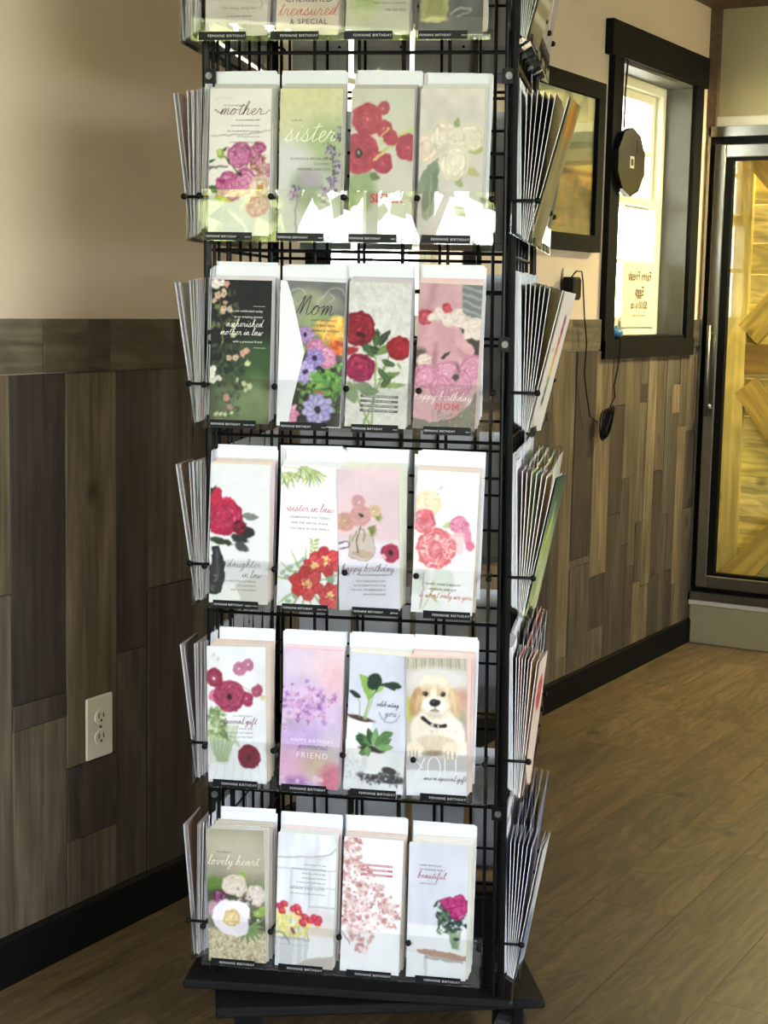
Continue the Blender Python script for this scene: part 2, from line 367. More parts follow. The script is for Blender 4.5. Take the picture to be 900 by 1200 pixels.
# ------------------------------------------------------------------ card artwork, painted into a colour attribute on the card face
def vnoise(h, w, sx, sy, rs):
    g = rs.random((int(sy)+2, int(sx)+2)); X = np.linspace(0, sx, w, endpoint=False); Y = np.linspace(0, sy, h, endpoint=False)
    xi = X.astype(int); yi = Y.astype(int); fx = X-xi; fy = (Y-yi)[:, None]; fx = fx*fx*(3-2*fx); fy = fy*fy*(3-2*fy)
    a = g[yi][:, xi]; b = g[yi][:, xi+1]; c = g[yi+1][:, xi]; d = g[yi+1][:, xi+1]
    return (a*(1-fx)+b*fx)*(1-fy)+(c*(1-fx)+d*fx)*fy
class Art:
    def __init__(s, seed, S=88, H=2.25, top=(240, 240, 240), bot=None):
        s.S = S; s.w = S; s.h = int(S*H); s.H = H; s.rs = np.random.RandomState(seed)
        s.X, s.Y = np.meshgrid((np.arange(s.w)+.5)/S, (np.arange(s.h)+.5)/S)
        bot = bot or top; t = (s.Y/H)[..., None]
        s.im = np.array(top, float)*(1-t)+np.array(bot, float)*t
    def blend(s, m, col): s.im = s.im*(1-m[..., None])+np.array(col, float)*m[..., None]
    def noise(s, sx, sy, amt, col=None, lo=.4, hi=.7):
        n = vnoise(s.h, s.w, sx, sy, s.rs)
        if col is None: s.im = np.clip(s.im*(1+(n-.5)[..., None]*2*amt), 0, 255)
        else: s.blend(np.clip((n-lo)/(hi-lo), 0, 1)*amt, col)
    def rect(s, x0, x1, y0, y1, col, a=1, soft=.012):
        m = np.clip((s.X-x0)/soft+.5, 0, 1)*np.clip((x1-s.X)/soft+.5, 0, 1)*np.clip((s.Y-y0)/soft+.5, 0, 1)*np.clip((y1-s.Y)/soft+.5, 0, 1)*a
        s.blend(m, col)
    def ell(s, cx, cy, rx, ry=None, ang=0, col=(0, 0, 0), a=1, soft=.018):
        ry = ry or rx; R = max(rx, ry)+soft
        x0 = max(0, int((cx-R)*s.S)); x1 = min(s.w, int((cx+R)*s.S)+2); y0 = max(0, int((cy-R)*s.S)); y1 = min(s.h, int((cy+R)*s.S)+2)
        if x1 <= x0 or y1 <= y0: return
        X = s.X[y0:y1, x0:x1]-cx; Y = s.Y[y0:y1, x0:x1]-cy; c, n = math.cos(ang), math.sin(ang)
        u = X*c+Y*n; v = -X*n+Y*c; d = np.sqrt((u/rx)**2+(v/ry)**2)
        m = (np.clip((1-d)*min(rx, ry)/soft+.5, 0, 1)*a)[..., None]
        s.im[y0:y1, x0:x1] = s.im[y0:y1, x0:x1]*(1-m)+np.array(col, float)*m
    def line(s, pts, w, col, a=1, soft=.012):
        P = catmull(pts, 6) if len(pts) > 2 else [np.array(p, float) for p in pts]
        d = np.full(s.X.shape, 9.0)
        for p, q in zip(P[:-1], P[1:]):
            e = q-p; L = e@e+1e-9; t = np.clip(((s.X-p[0])*e[0]+(s.Y-p[1])*e[1])/L, 0, 1)
            d = np.minimum(d, np.hypot(s.X-p[0]-t*e[0], s.Y-p[1]-t*e[1]))
        s.blend(np.clip((w/2-d)/soft+.5, 0, 1)*a, col)
    def leaf(s, x, y, L, ang, wd, col, a=1, vein=None):
        c, n = math.cos(ang), math.sin(ang); u = ((s.X-x)*c+(s.Y-y)*n)/L; v = -(s.X-x)*n+(s.Y-y)*c
        hw = wd*np.sin(np.clip(u, 0, 1)*PI)**.8
        m = np.clip((hw-abs(v))/.012+.3, 0, 1)*((u > 0) & (u < 1))*a; s.blend(m, col)
        if vein: s.line([(x, y), (x+c*L*.9, y+n*L*.9)], .008, vein, .6)
    def poly(s, pts, col, a=1):
        m = np.zeros(s.X.shape, bool); n = len(pts)
        for i in range(n):
            (x1, y1), (x2, y2) = pts[i], pts[(i+1) % n]
            if y1 == y2: continue
            c = ((y1 > s.Y) != (y2 > s.Y)) & (s.X < (x2-x1)*(s.Y-y1)/(y2-y1)+x1); m ^= c
        s.blend(m*float(a), col)
    def peony(s, cx, cy, r, dark, mid, light, n=70, fl=1.0, a=1):
        rs = s.rs; dark, mid, light = [np.array(c, float) for c in (dark, mid, light)]
        for k in range(11):
            t = 2*PI*k/11+.2; s.ell(cx+math.cos(t)*r*.72, cy+math.sin(t)*r*.72*fl, r*.34, r*.26, t+PI/2, mid*.55+dark*.45, a)
        s.ell(cx, cy, r*.82, r*.82*fl, 0, dark, a)
        for i in range(n):
            k = i/n; rad = r*(1-k)**.8*.78; t = rs.rand()*2*PI; sz = r*(.30-.12*k)
            px = cx+math.cos(t)*rad; py = cy+math.sin(t)*rad*fl; o = t+PI/2+rs.randn()*.3
            s.ell(px, py, sz, sz*.55, o, dark, .55*a)
            f = rs.rand(); col = mid*(1-f)+light*f
            s.ell(px-math.cos(t)*sz*.12, py-math.sin(t)*sz*.12, sz*.86, sz*.40, o, col, .9*a)
    def ranun(s, cx, cy, r, outer, inner, rim, core=(40, 20, 25), cr_=.16, fl=.95, rings=9):
        outer, inner, rim = [np.array(c, float) for c in (outer, inner, rim)]; rs = s.rs
        for k in range(rings):
            f = k/(rings-1); rr = r*(1-f*.84); n = 7 if k < 3 else 5
            for j in range(n):
                t = 2*PI*j/n+k*.7+rs.rand()*.3; ox = math.cos(t)*rr*.22; oy = math.sin(t)*rr*.22*fl
                col = outer*(1-f)+inner*f
                s.ell(cx+ox, cy+oy, rr*.82, rr*.80*fl, t, rim*(1-f*.4), .75 if k else .9)
                s.ell(cx+ox*.82, cy+oy*.82, rr*.77, rr*.74*fl, t, col*(.92+.16*rs.rand()), .95)
        s.ell(cx, cy, r*cr_, r*cr_*fl, 0, core); s.ell(cx, cy, r*cr_*.45, r*cr_*.4, 0, np.array(core)*1.8)
    def anem(s, cx, cy, r, col, dark, core=(30, 22, 50), n=8):
        col = np.array(col, float); dark = np.array(dark, float)
        for ring in (1.0, .8):
            for j in range(n):
                t = 2*PI*j/n+(0 if ring == 1 else .4); f = s.rs.rand()*.3
                s.ell(cx+math.cos(t)*r*.55*ring, cy+math.sin(t)*r*.5*ring, r*.45*ring, r*.26*ring, t, dark)
                s.ell(cx+math.cos(t)*r*.57*ring, cy+math.sin(t)*r*.52*ring, r*.41*ring, r*.21*ring, t, col*(1-f)+np.array((255, 255, 255))*f)
        s.ell(cx, cy, r*.24, r*.22, 0, core)
    def poppy(s, cx, cy, r, col, dark, core=(230, 190, 90), n=6):
        col = np.array(col, float); dark = np.array(dark, float)
        for j in range(n):
            t = 2*PI*j/n+.3; f = s.rs.rand()*.25
            s.ell(cx+math.cos(t)*r*.5, cy+math.sin(t)*r*.46, r*.55, r*.40, t, dark); s.ell(cx+math.cos(t)*r*.52, cy+math.sin(t)*r*.48, r*.50, r*.35, t, col*(1-f)+np.array((255, 170, 160))*f)
            s.line([(cx+math.cos(t)*r*.2, cy+math.sin(t)*r*.2), (cx+math.cos(t)*r*.85, cy+math.sin(t)*r*.8)], .012, dark, .5)
        for j in range(26):
            t = s.rs.rand()*2*PI; q = r*(.12+.22*s.rs.rand()); s.line([(cx, cy), (cx+math.cos(t)*q, cy+math.sin(t)*q)], .01, np.array(core)*(.75+.35*s.rs.rand()))
            s.ell(cx+math.cos(t)*q, cy+math.sin(t)*q, .012, .012, 0, (250, 225, 150))
    def specks(s, x0, x1, y0, y1, n, r, cols, a=.9, ar=.6, mask=None):
        for i in range(n):
            x = x0+(x1-x0)*s.rs.rand(); y = y0+(y1-y0)*s.rs.rand()
            if mask and not mask(x, y): continue
            rr = r*(.5+s.rs.rand()); s.ell(x, y, rr, rr*ar, s.rs.rand()*PI, cols[s.rs.randint(len(cols))], a)
    def finish(s, amp=.02, grain=.02):
        """roughen outlines and shading so that the painted shapes look photographed"""
        dx = sum((vnoise(s.h, s.w, k, k*s.H, s.rs)-.5)*amp*q for k, q in ((7, 1.6), (16, 1.1), (34, .6)))
        dy = sum((vnoise(s.h, s.w, k, k*s.H, s.rs)-.5)*amp*q for k, q in ((7, 1.6), (16, 1.1), (34, .6)))
        X = np.clip((s.X+dx)*s.S-.5, 0, s.w-1.001); Y = np.clip((s.Y+dy)*s.S-.5, 0, s.h-1.001); xi = X.astype(int); yi = Y.astype(int); fx = (X-xi)[..., None]; fy = (Y-yi)[..., None]; I = s.im
        I = (I[yi, xi]*(1-fx)+I[yi, xi+1]*fx)*(1-fy)+(I[yi+1, xi]*(1-fx)+I[yi+1, xi+1]*fx)*fy
        sat = np.clip((I.max(-1)-I.min(-1))/255.0-.08, 0, 1); n = vnoise(s.h, s.w, 13, 13*s.H, s.rs)*.6+vnoise(s.h, s.w, 30, 30*s.H, s.rs)*.4-.5
        g = I.mean(-1, keepdims=True); I = g+(I-g)*.86
        s.im = np.clip(I*(1+(n*(grain+.55*sat))[..., None]), 0, 255)
    def mesh(s, w, h):
        n, m = s.w, s.h
        xs = -w/2+w*np.arange(n+1)/n; zs = h-h*np.arange(m+1)/m
        co = np.zeros((m+1, n+1, 3), np.float32); co[..., 0] = xs[None]; co[..., 2] = zs[:, None]
        im = np.pad(s.im, ((0, 1), (0, 1), (0, 0)), 'edge'); im[1:-1, 1:-1] = (s.im[:-1, :-1]+s.im[1:, :-1]+s.im[:-1, 1:]+s.im[1:, 1:])/4
        col = np.ones((m+1, n+1, 4), np.float32); col[..., :3] = lin(np.clip(im, 0, 255))*.95
        i = np.arange(m)[:, None]*(n+1)+np.arange(n)[None]
        q = np.stack([i+(n+1), i+(n+2), i+1, i], -1).reshape(-1).astype(np.int32)
        me = bpy.data.meshes.new('printed_front'); me.vertices.add((m+1)*(n+1)); me.vertices.foreach_set('co', co.reshape(-1))
        nf = n*m; me.loops.add(nf*4); me.polygons.add(nf)
        me.polygons.foreach_set('loop_start', np.arange(nf, dtype=np.int32)*4)
        me.loops.foreach_set('vertex_index', q)
        ca = me.color_attributes.new('print', 'FLOAT_COLOR', 'POINT'); ca.data.foreach_set('color', col.reshape(-1))
        me.materials.append(m_art); me.update(calc_edges=True); return me
G1, G2, G3, G4 = (62, 92, 48), (98, 132, 70), (140, 170, 96), (44, 60, 42)
def a_grandma(A):
    A.noise(3, 6, .06); A.line([(.55, 1.9), (.75, 1.75), (.98, 1.95)], .01, (185, 178, 168), .7); A.line([(.8, 1.55), (.9, 1.75), (.88, 1.85)], .012, (110, 100, 96), .7)
    A.peony(.3, .5, .3, (190, 120, 130), (225, 170, 175), (250, 225, 225))
def a_cherished(A):
    A.noise(3, 5, .05); A.ell(.2, 1.35, .2, .3, 0, (170, 165, 140), .5, .2); A.ell(.85, .5, .4, .5, 0, (235, 210, 185), .6, .2); A.peony(.3, .6, .28, (200, 90, 90), (225, 130, 120), (250, 200, 190))
def a_vasegreen(A):
    A.noise(2, 5, .05)
    for i in range(16): A.line([(.18+.02*i, 1.85), (.1+.03*i, 1.2)], .012, (150, 175, 90), .7)
    A.ell(.3, 1.7, .26, .36, 0, (190, 205, 130), .45, .05); A.ell(.3, 1.55, .22, .22, 0, (140, 165, 70), .4, .06); A.ell(.3, .8, .4, .4, 0, (170, 190, 110), .8, .2)
def a_goldvase(A):
    A.rect(0, 1, 1.45, 2.3, (112, 112, 112)); A.noise(5, 10, .12); A.rect(.42, .92, .2, 1.66, (214, 140, 116), .8, .06); A.rect(.72, .84, .2, 1.7, (120, 132, 118), .5, .04)
    for i in range(12): A.leaf(.3, 1.55, .35, -PI/2+(i-6)*.28, .06, G4 if i % 2 else (70, 84, 66))
    A.poly([(.12, 1.5), (.42, 1.5), (.47, 1.85), (.44, 2.05), (.05, 2.05), (.03, 1.85)], (200, 196, 120), .75)
    for i in range(9): A.line([(.12+.035*i, 2.0), (.18+.02*i, 1.5)], .012, (120, 120, 50), .6)
    A.ell(.24, 2.04, .2, .03, 0, (232, 226, 160), .8); A.leaf(.66, 1.5, .25, .9, .09, (96, 112, 92)); A.leaf(.8, 1.45, .25, 1.9, .07, (86, 102, 82))
    A.line([(.5, 1.95), (.65, 1.85), (.8, 1.9), (.6, 1.98)], .02, (190, 190, 180)); A.peony(.3, 1.25, .17, (190, 60, 50), (220, 90, 70), (240, 150, 120)); A.peony(.62, 1.1, .2, (200, 120, 60), (225, 150, 90), (245, 200, 150))
def a_mother(A):
    A.noise(2, 7, .03); A.line([(0, .73), (.35, .70), (.7, .69), (1, .62)], .012, (120, 112, 112), .8); A.line([(0, 1.22), (.3, 1.19)], .03, (90, 84, 84), .8); A.line([(.08, .15), (.35, .13)], .01, (200, 194, 190), .8)
    A.rect(0, 1, 1.78, 2.3, (216, 222, 214), .8, .2)
    A.line([(.2, 1.02), (.34, 1.12), (.52, 1.38)], .03, (110, 130, 60)); A.leaf(.28, 1.08, .16, .5, .04, (56, 78, 44)); A.leaf(.1, 1.08, .12, 2.6, .03, G1); A.leaf(.22, 1.0, .14, -1.0, .025, (60, 70, 50))
    A.ell(.19, 1.0, .075, .08, 0, (140, 160, 66)); A.ell(.17, .98, .04, .045, 0, (190, 205, 110))
    for x, y, r in ((.8, 1.12, .14), (.92, 1.25, .12), (.72, .98, .1)): A.peony(x, y, r, (170, 90, 130), (216, 140, 176), (244, 205, 225), 26)
    A.specks(.62, .95, .98, 1.4, 90, .02, [(150, 100, 70), (196, 150, 110), (224, 196, 150), (120, 80, 60)])
    A.peony(.5, 1.02, .2, (160, 60, 120), (212, 116, 172), (240, 180, 214), 50); A.peony(.82, .9, .11, (150, 60, 110), (205, 105, 160), (236, 170, 205), 26)
    A.peony(.34, 1.5, .24, (150, 40, 100), (206, 96, 158), (244, 182, 218), 70); A.peony(.6, 1.42, .22, (165, 60, 115), (222, 130, 180), (250, 215, 235), 60)
    A.peony(.86, 1.5, .19, (200, 170, 150), (240, 222, 212), (252, 244, 240), 30); A.ell(.84, 1.5, .05, .05, 0, (206, 140, 50)); A.specks(.76, .92, 1.42, 1.6, 20, .012, [(190, 110, 30), (240, 190, 90)])
    A.leaf(.1, 1.65, .3, .3, .05, (190, 205, 70)); A.leaf(0, 1.5, .2, .4, .06, G1); A.ell(.5, 1.3, .05, .03, .6, (50, 50, 40))
    A.peony(.8, 1.78, .2, (214, 150, 140), (238, 190, 180), (250, 225, 215), 26)
def a_sister1(A):
    A.noise(3, 5, .08, (170, 190, 110)); A.ell(.85, .8, .5, .35, 0, (150, 180, 120), .7, .25); A.ell(.1, 1.2, .5, .4, 0, (214, 214, 226), .8, .25); A.ell(.8, 1.5, .5, .4, 0, (120, 140, 110), .5, .25)
    A.ell(.5, 1.7, .6, .5, 0, (200, 206, 200), .7, .3); A.ell(.45, 1.55, .25, .3, 0, (110, 140, 90), .5, .15); A.ell(.5, 1.35, .16, .12, 0, (184, 160, 200), .7, .08)
    for (x, y, n) in ((.95, .7, 22), (.82, .95, 28), (.95, 1.15, 28), (.88, 1.4, 40), (.25, 1.58, 36), (.78, 1.6, 60)):
        for i in range(n):
            q = A.rs.randn(2)*.05; A.ell(x+q[0], y+q[1]*1.3, .022, .014, A.rs.rand()*3, [(112, 84, 150), (150, 122, 184), (82, 62, 110), (190, 170, 214)][i % 4])
    A.line([(.28, 1.6), (.3, 2.0), (.28, 2.25)], .03, (150, 150, 160)); A.line([(.8, 1.65), (.85, 2.2)], .02, (120, 140, 100))
    A.line([(.78, .8), (.88, 1.1), (.92, 1.6)], .012, (90, 110, 70))
def a_sister2(A):
    A.noise(2, 6, .03); A.ell(.15, 1.6, .25, .4, .3, (120, 150, 90), .8, .12); A.ell(.08, 1.85, .2, .3, 0, (150, 176, 110), .8, .1)
    A.line([(.5, .8), (.75, .72), (1, .6)], .09, (196, 206, 130), .9); A.line([(.4, 1.05), (.65, .85), (.9, .82)], .05, (176, 192, 100), .9); A.line([(.02, .6), (.1, .4), (.2, .12)], .03, (190, 190, 120), .8); A.line([(.4, .25), (.55, .5)], .06, (190, 200, 140), .7)
    R = ((176, 40, 66), (206, 66, 88), (226, 110, 122))
    A.ranun(.52, .28, .1, (200, 80, 96), (214, 110, 122), R[0], (206, 100, 110)); A.ranun(.26, .46, .24, R[1], (214, 84, 100), R[0], (190, 60, 80)); A.ranun(.53, .6, .14, (204, 60, 80), (216, 96, 108), R[0], (206, 76, 90)); A.ranun(.64, .72, .12, R[1], R[1], R[0], (190, 50, 70))
    A.ranun(.92, .88, .2, (196, 56, 82), (208, 72, 96), R[0], (190, 50, 76)); A.ranun(.52, 1.12, .16, (190, 44, 76), (206, 66, 96), (160, 30, 60), (186, 50, 80)); A.ranun(.14, .98, .31, R[1], (190, 60, 70), R[0], (34, 30, 34), .2)
    A.line([(.38, 1.07), (.55, .95)], .03, (220, 190, 110)); A.line([(.5, .72), (.62, .6)], .03, (214, 190, 100)); A.leaf(.2, 1.3, .25, 2.0, .08, (140, 166, 110)); A.leaf(.3, 1.3, .2, .3, .06, (90, 120, 70))
    A.ell(.14, .97, .02, .02, 0, (160, 160, 160)); A.im = A.im*.82+np.array((214, 196, 190))*.18  # pale overlay puts a veiling haze into the print colours
def a_whitepeony(A):
    A.noise(2, 5, .03); A.leaf(.55, .62, .2, -1.3, .05, (150, 164, 110)); A.leaf(.75, .95, .35, -.3, .08, (176, 186, 120)); A.leaf(.65, 1.15, .35, .5, .07, (190, 192, 130)); A.leaf(.6, 1.3, .2, 1.2, .05, (160, 172, 120))
    A.leaf(.4, 1.0, .75, 2.2, .12, (128, 146, 124)); A.ell(.18, 1.65, .13, .32, .2, (146, 162, 138)); A.leaf(.3, 1.2, .7, 1.9, .1, (118, 138, 116)); A.line([(.2, 1.3), (.16, 1.95)], .02, (170, 184, 160), .7)
    W = ((205, 190, 172), (232, 222, 208), (248, 243, 234))
    A.peony(.12, .9, .24, (214, 190, 170), (236, 216, 198), (250, 236, 220), 60); A.peony(.38, .73, .25, *W, 60); A.peony(.82, .72, .22, (205, 200, 170), W[1], W[2], 60); A.peony(.58, .72, .16, (210, 200, 180), W[1], W[2], 40); A.peony(.55, 1.12, .26, (206, 196, 176), (234, 228, 212), (250, 247, 238), 80)
    A.noise(6, 12, .04)
def a_motherlaw(A):
    A.im[:] = (20, 22, 24); A.ell(.85, 1.3, .55, .4, 0, (52, 84, 44), .9, .3); A.rect(0, 1, 1.55, 2.4, (104, 130, 84), .9, .35); A.ell(.8, 1.95, .5, .22, 0, (134, 158, 110), .6, .2)
    A.noise(4, 8, .12); A.line([(.12, .2), (.2, .8), (.22, 1.5), (.4, 2.1)], .015, (110, 100, 60)); A.line([(.02, .35), (.2, .5)], .012, (150, 150, 80)); A.line([(.2, .75), (.21, 1.0)], .02, (150, 140, 60))
    A.specks(0, .45, .15, .75, 40, .04, [(84, 100, 56), (60, 74, 44), (110, 126, 74)], ar=.45); A.specks(.05, .6, 1.0, 1.7, 120, .045, [(34, 48, 38), (50, 68, 44), (70, 92, 54), (26, 36, 32)], ar=.5)
    A.specks(.05, .5, 1.75, 2.15, 60, .04, [(64, 86, 66), (84, 106, 78), (50, 68, 58)], ar=.5)
    for x, y, r, c in ((.06, .08, .08, 0), (.16, .06, .06, 0), (.24, .07, .05, 1), (.09, .25, .05, 2), (.2, .21, .06, 2), (.06, .33, .04, 2), (.24, .35, .04, 2), (.22, .45, .045, 2), (.31, .45, .05, 2), (.2, .51, .035, 2), (.38, .72, .045, 3), (.38, .88, .04, 3), (.05, 1.42, .07, 0), (.06, 1.58, .06, 0), (.15, 1.56, .05, 0), (.05, 1.5, .05, 0), (.32, 1.22, .04, 2), (.42, 1.22, .05, 2), (.55, 1.16, .06, 1), (.61, 1.12, .05, 1), (.63, 1.3, .05, 3), (.45, 1.56, .04, 3), (.58, 1.62, .045, 3), (.67, 1.66, .05, 3), (.6, 1.72, .035, 3), (.28, 1.86, .06, 1), (.34, 2.0, .05, 1), (.12, 2.12, .04, 3), (.2, 2.12, .035, 3), (.28, 2.13, .035, 3), (.38, 2.1, .035, 3)):
        cc = [(240, 236, 232), (226, 160, 140), (232, 196, 170), (226, 226, 170)][c]
        for j in range(5): t = j*1.26; A.ell(x+math.cos(t)*r*.5, y+math.sin(t)*r*.5, r*.55, r*.5, t, np.array(cc)*(.85+.15*A.rs.rand()))
        if c in (0, 2): A.ell(x, y, r*.25, r*.25, 0, (120, 90, 40) if c == 2 else (210, 200, 150))
def a_mom(A):
    A.im[:] = (112, 114, 114); A.noise(4, 8, .1); A.ell(.35, .4, .3, .3, 0, (170, 176, 130), .55, .12); A.ell(.7, .3, .25, .12, .3, (170, 180, 140), .5, .1); A.ell(.6, .65, .3, .2, 0, (150, 176, 110), .7, .12)
    A.line([(.2, .35), (.1, .2), (.25, .1), (.35, .25), (.2, .38), (.05, .5)], .012, (206, 206, 190), .8); A.line([(.5, .5), (.65, .2), (.85, .08), (.98, .2)], .012, (200, 200, 190), .8); A.line([(.7, .35), (.8, .25), (.72, .18)], .01, (210, 210, 200), .8)
    A.rect(0, 1, 1.15, 2.4, (34, 40, 38), 1, .3); A.specks(.3, 1, 1.25, 2.0, 260, .035, [(88, 150, 60), (124, 186, 80), (56, 100, 48), (150, 206, 100)], ar=.6, mask=lambda x, y: vsel(x, y))
    A.ell(.72, .75, .22, .16, .3, (226, 170, 70), .9, .05); A.ell(.92, .75, .16, .22, 0, (240, 180, 60), .95, .04); A.ell(.85, .62, .1, .1, 0, (244, 206, 110), .9, .04); A.specks(.6, 1, .6, .95, 50, .05, [(246, 196, 84), (226, 150, 44), (250, 216, 130)], .5)
    A.ell(.88, 1.02, .13, .12, 0, (206, 84, 36)); A.specks(.78, .98, .92, 1.12, 30, .04, [(226, 104, 40), (240, 140, 60), (190, 60, 30)], .8); A.ell(.15, .95, .12, .12, 0, (230, 200, 60), .8, .04); A.specks(.1, .4, .8, 1.1, 30, .04, [(236, 206, 80), (140, 160, 50)], .7)
    A.anem(.38, .84, .15, (170, 130, 196), (116, 76, 150)); A.peony(.56, 1.05, .15, (170, 84, 130), (220, 140, 180), (244, 196, 220), 40); A.peony(.74, 1.18, .17, (176, 90, 130), (226, 150, 184), (248, 204, 224), 50)
    A.anem(.54, 1.2, .17, (146, 124, 200), (90, 66, 156)); A.anem(.38, 1.42, .2, (170, 152, 214), (104, 84, 170), (44, 36, 70))
    A.specks(.5, .98, 1.42, 1.75, 70, .04, [(96, 160, 64), (130, 190, 84), (60, 110, 50)], ar=.7)
    A.anem(.62, 1.98, .27, (164, 156, 220), (96, 84, 168), (34, 30, 60), 9); A.anem(.14, 2.08, .2, (230, 140, 184), (190, 84, 140), (70, 30, 60)); A.ell(.65, 1.72, .08, .03, 0, (190, 70, 50), .8)
def vsel(x, y): return math.sin(x*23+y*7)+math.sin(y*19-x*11) > -.5
def a_redpeony(A):
    A.noise(10, 26, .04); A.noise(40, 60, .05); 
    A.line([(.3, .85), (.44, 1.1), (.48, 1.5), (.44, 2.25)], .03, (140, 170, 96)); A.line([(.12, 1.45), (.2, 1.8), (.35, 2.1), (.42, 2.25)], .035, (146, 176, 104)); A.line([(.75, 1.05), (.6, 1.3), (.5, 1.7), (.3, 2.25)], .025, (120, 150, 84))
    for x, y, L, an, w, c in ((.5, 1.0, .32, -1.0, .06, G4), (.45, 1.0, .3, -1.45, .07, G1), (.3, .98, .3, .4, .06, G4), (.2, .9, .35, .8, .06, G1), (.45, 1.1, .3, -.4, .06, G2), (.55, 1.2, .25, .3, .05, G1), (.35, 1.1, .3, 2.3, .06, G2), (.5, 1.5, .4, -.35, .06, G2), (.55, 1.6, .45, -.1, .05, G3), (.55, 1.65, .3, -.9, .06, G1), (.5, 1.3, .3, .9, .05, G1), (.15, 1.6, .35, .3, .1, (120, 144, 112)), (.05, 1.55, .35, 1.3, .1, (130, 154, 118)), (.25, 1.7, .3, 0, .08, (110, 138, 104)), (.4, .78, .15, .1, .03, G4), (.82, 1.22, .12, .9, .03, G3)): A.leaf(x, y, L, an, w, c, 1, G3)
    A.peony(.17, .72, .29, (104, 8, 26), (160, 18, 42), (206, 50, 70), 110); A.ell(.2, .82, .09, .05, .3, (70, 10, 22)); A.peony(.22, 1.33, .25, (110, 8, 50), (176, 22, 80), (220, 70, 120), 100, .9); A.peony(.83, 1.0, .2, (120, 6, 20), (176, 16, 36), (206, 44, 60), 80, .9); A.ell(.06, 1.08, .12, .06, -.4, (170, 40, 50))
def a_pinkmom(A):
    A.im[:] = (206, 158, 168); A.noise(4, 6, .08); A.rect(.68, 1, 0, .55, (112, 120, 122))
    for i in range(5): A.line([(.7, .02+.12*i), (1, .1+.12*i)], .04, (160, 164, 160), .8)
    A.ell(.2, .2, .06, .5, .15, (170, 118, 130), .5, .08); A.ell(.65, .95, .42, .12, .7, (176, 120, 134), .8, .08); A.poly([(.6, .6), (1, .75), (1, 1.15), (.85, 1.15), (.93, 1.0), (.8, .85)], (70, 62, 58)); A.ell(.4, 1.0, .3, .35, .2, (200, 146, 158), .8, .12); A.ell(.75, .93, .2, .07, .75, (214, 160, 172), 1, .03); A.ell(.3, 1.15, .05, .2, .1, (150, 96, 108), .6, .06)
    A.ell(.06, 1.2, .12, .2, 0, (78, 74, 60), .9, .05); A.ell(.55, 1.3, .2, .1, 0, (96, 70, 70), .8, .05)
    A.poly([(1, 1.6), (.9, 1.85), (.65, 2.05), (.3, 2.13), (0, 2.08), (0, 2.4), (1.1, 2.4)], (128, 124, 112)); A.specks(.3, 1, 1.85, 2.25, 80, .02, [(150, 146, 130), (108, 104, 92), (170, 164, 140)])
    A.peony(.12, .52, .13, (160, 36, 56), (206, 76, 90), (232, 130, 136), 40); A.peony(.45, .38, .08, (170, 40, 56), (206, 70, 84), (230, 110, 116), 24)
    W = ((200, 180, 170), (230, 216, 208), (248, 240, 234))
    for x, y, r in ((.33, .48, .1), (.48, .55, .12), (.6, .46, .1), (.68, .55, .12), (.8, .6, .12), (.92, .62, .13), (.96, .75, .1), (.8, .75, .08), (.22, .52, .07)): A.peony(x, y, r, *W, 26)
    A.peony(.13, 1.2, .12, (200, 170, 160), (232, 210, 206), (248, 236, 234), 30); A.leaf(.4, 1.15, .2, -.7, .03, (60, 60, 50))
    for x, y, r in ((.16, 1.45, .2), (.5, 1.38, .2), (.44, 1.6, .2), (.76, 1.52, .17), (.93, 1.25, .2)): A.peony(x, y, r, (176, 96, 130), (222, 150, 180), (246, 204, 222), 80)
    A.ell(.65, 1.42, .05, .06, 0, (60, 62, 50), .9)
def a_daughter(A):
    A.im[:] = (224, 226, 232); A.rect(0, .52, 1.95, 2.4, (236, 236, 236)); A.poly([(.42, 1.95), (.6, 2.3), (1, 2.3), (1, 1.75), (.6, 1.85)], (200, 190, 184), .6)
    A.leaf(.5, .83, .32, .08, .06, (120, 128, 124)); A.ell(.62, 1.1, .13, .1, -.3, (34, 40, 40)); A.ell(.5, 1.2, .15, .06, .3, (40, 46, 46)); A.ell(.55, 1.33, .12, .06, .5, (66, 74, 74)); A.ell(.2, 1.25, .2, .05, .2, (50, 60, 40)); A.ell(.02, .5, .06, .1, 0, (50, 40, 30)); A.leaf(0, .45, .15, -.8, .02, (40, 50, 50))
    A.peony(.22, .85, .33, (150, 10, 50), (206, 26, 76), (240, 100, 140), 110, .95); A.ell(.1, .52, .09, .14, .2, (196, 24, 66)); A.ell(.3, .6, .12, .07, .2, (206, 34, 70)); A.peony(.5, 1.02, .12, (80, 8, 26), (150, 20, 46), (196, 40, 70), 30)
    A.poly([(.05, 1.33), (.16, 1.32), (.25, 1.6), (.26, 1.85), (.2, 2.08), (.1, 2.13), (0, 2.1), (0, 1.85), (.03, 1.6)], (36, 40, 46)); A.ell(.14, 1.65, .03, .25, -.1, (96, 102, 110), .6, .02); A.specks(0, .12, 1.8, 2.05, 14, .035, [(120, 126, 130), (20, 22, 26)], .8); A.line([(.05, 1.5), (.01, 1.7), (.05, 1.9)], .02, (28, 30, 34))
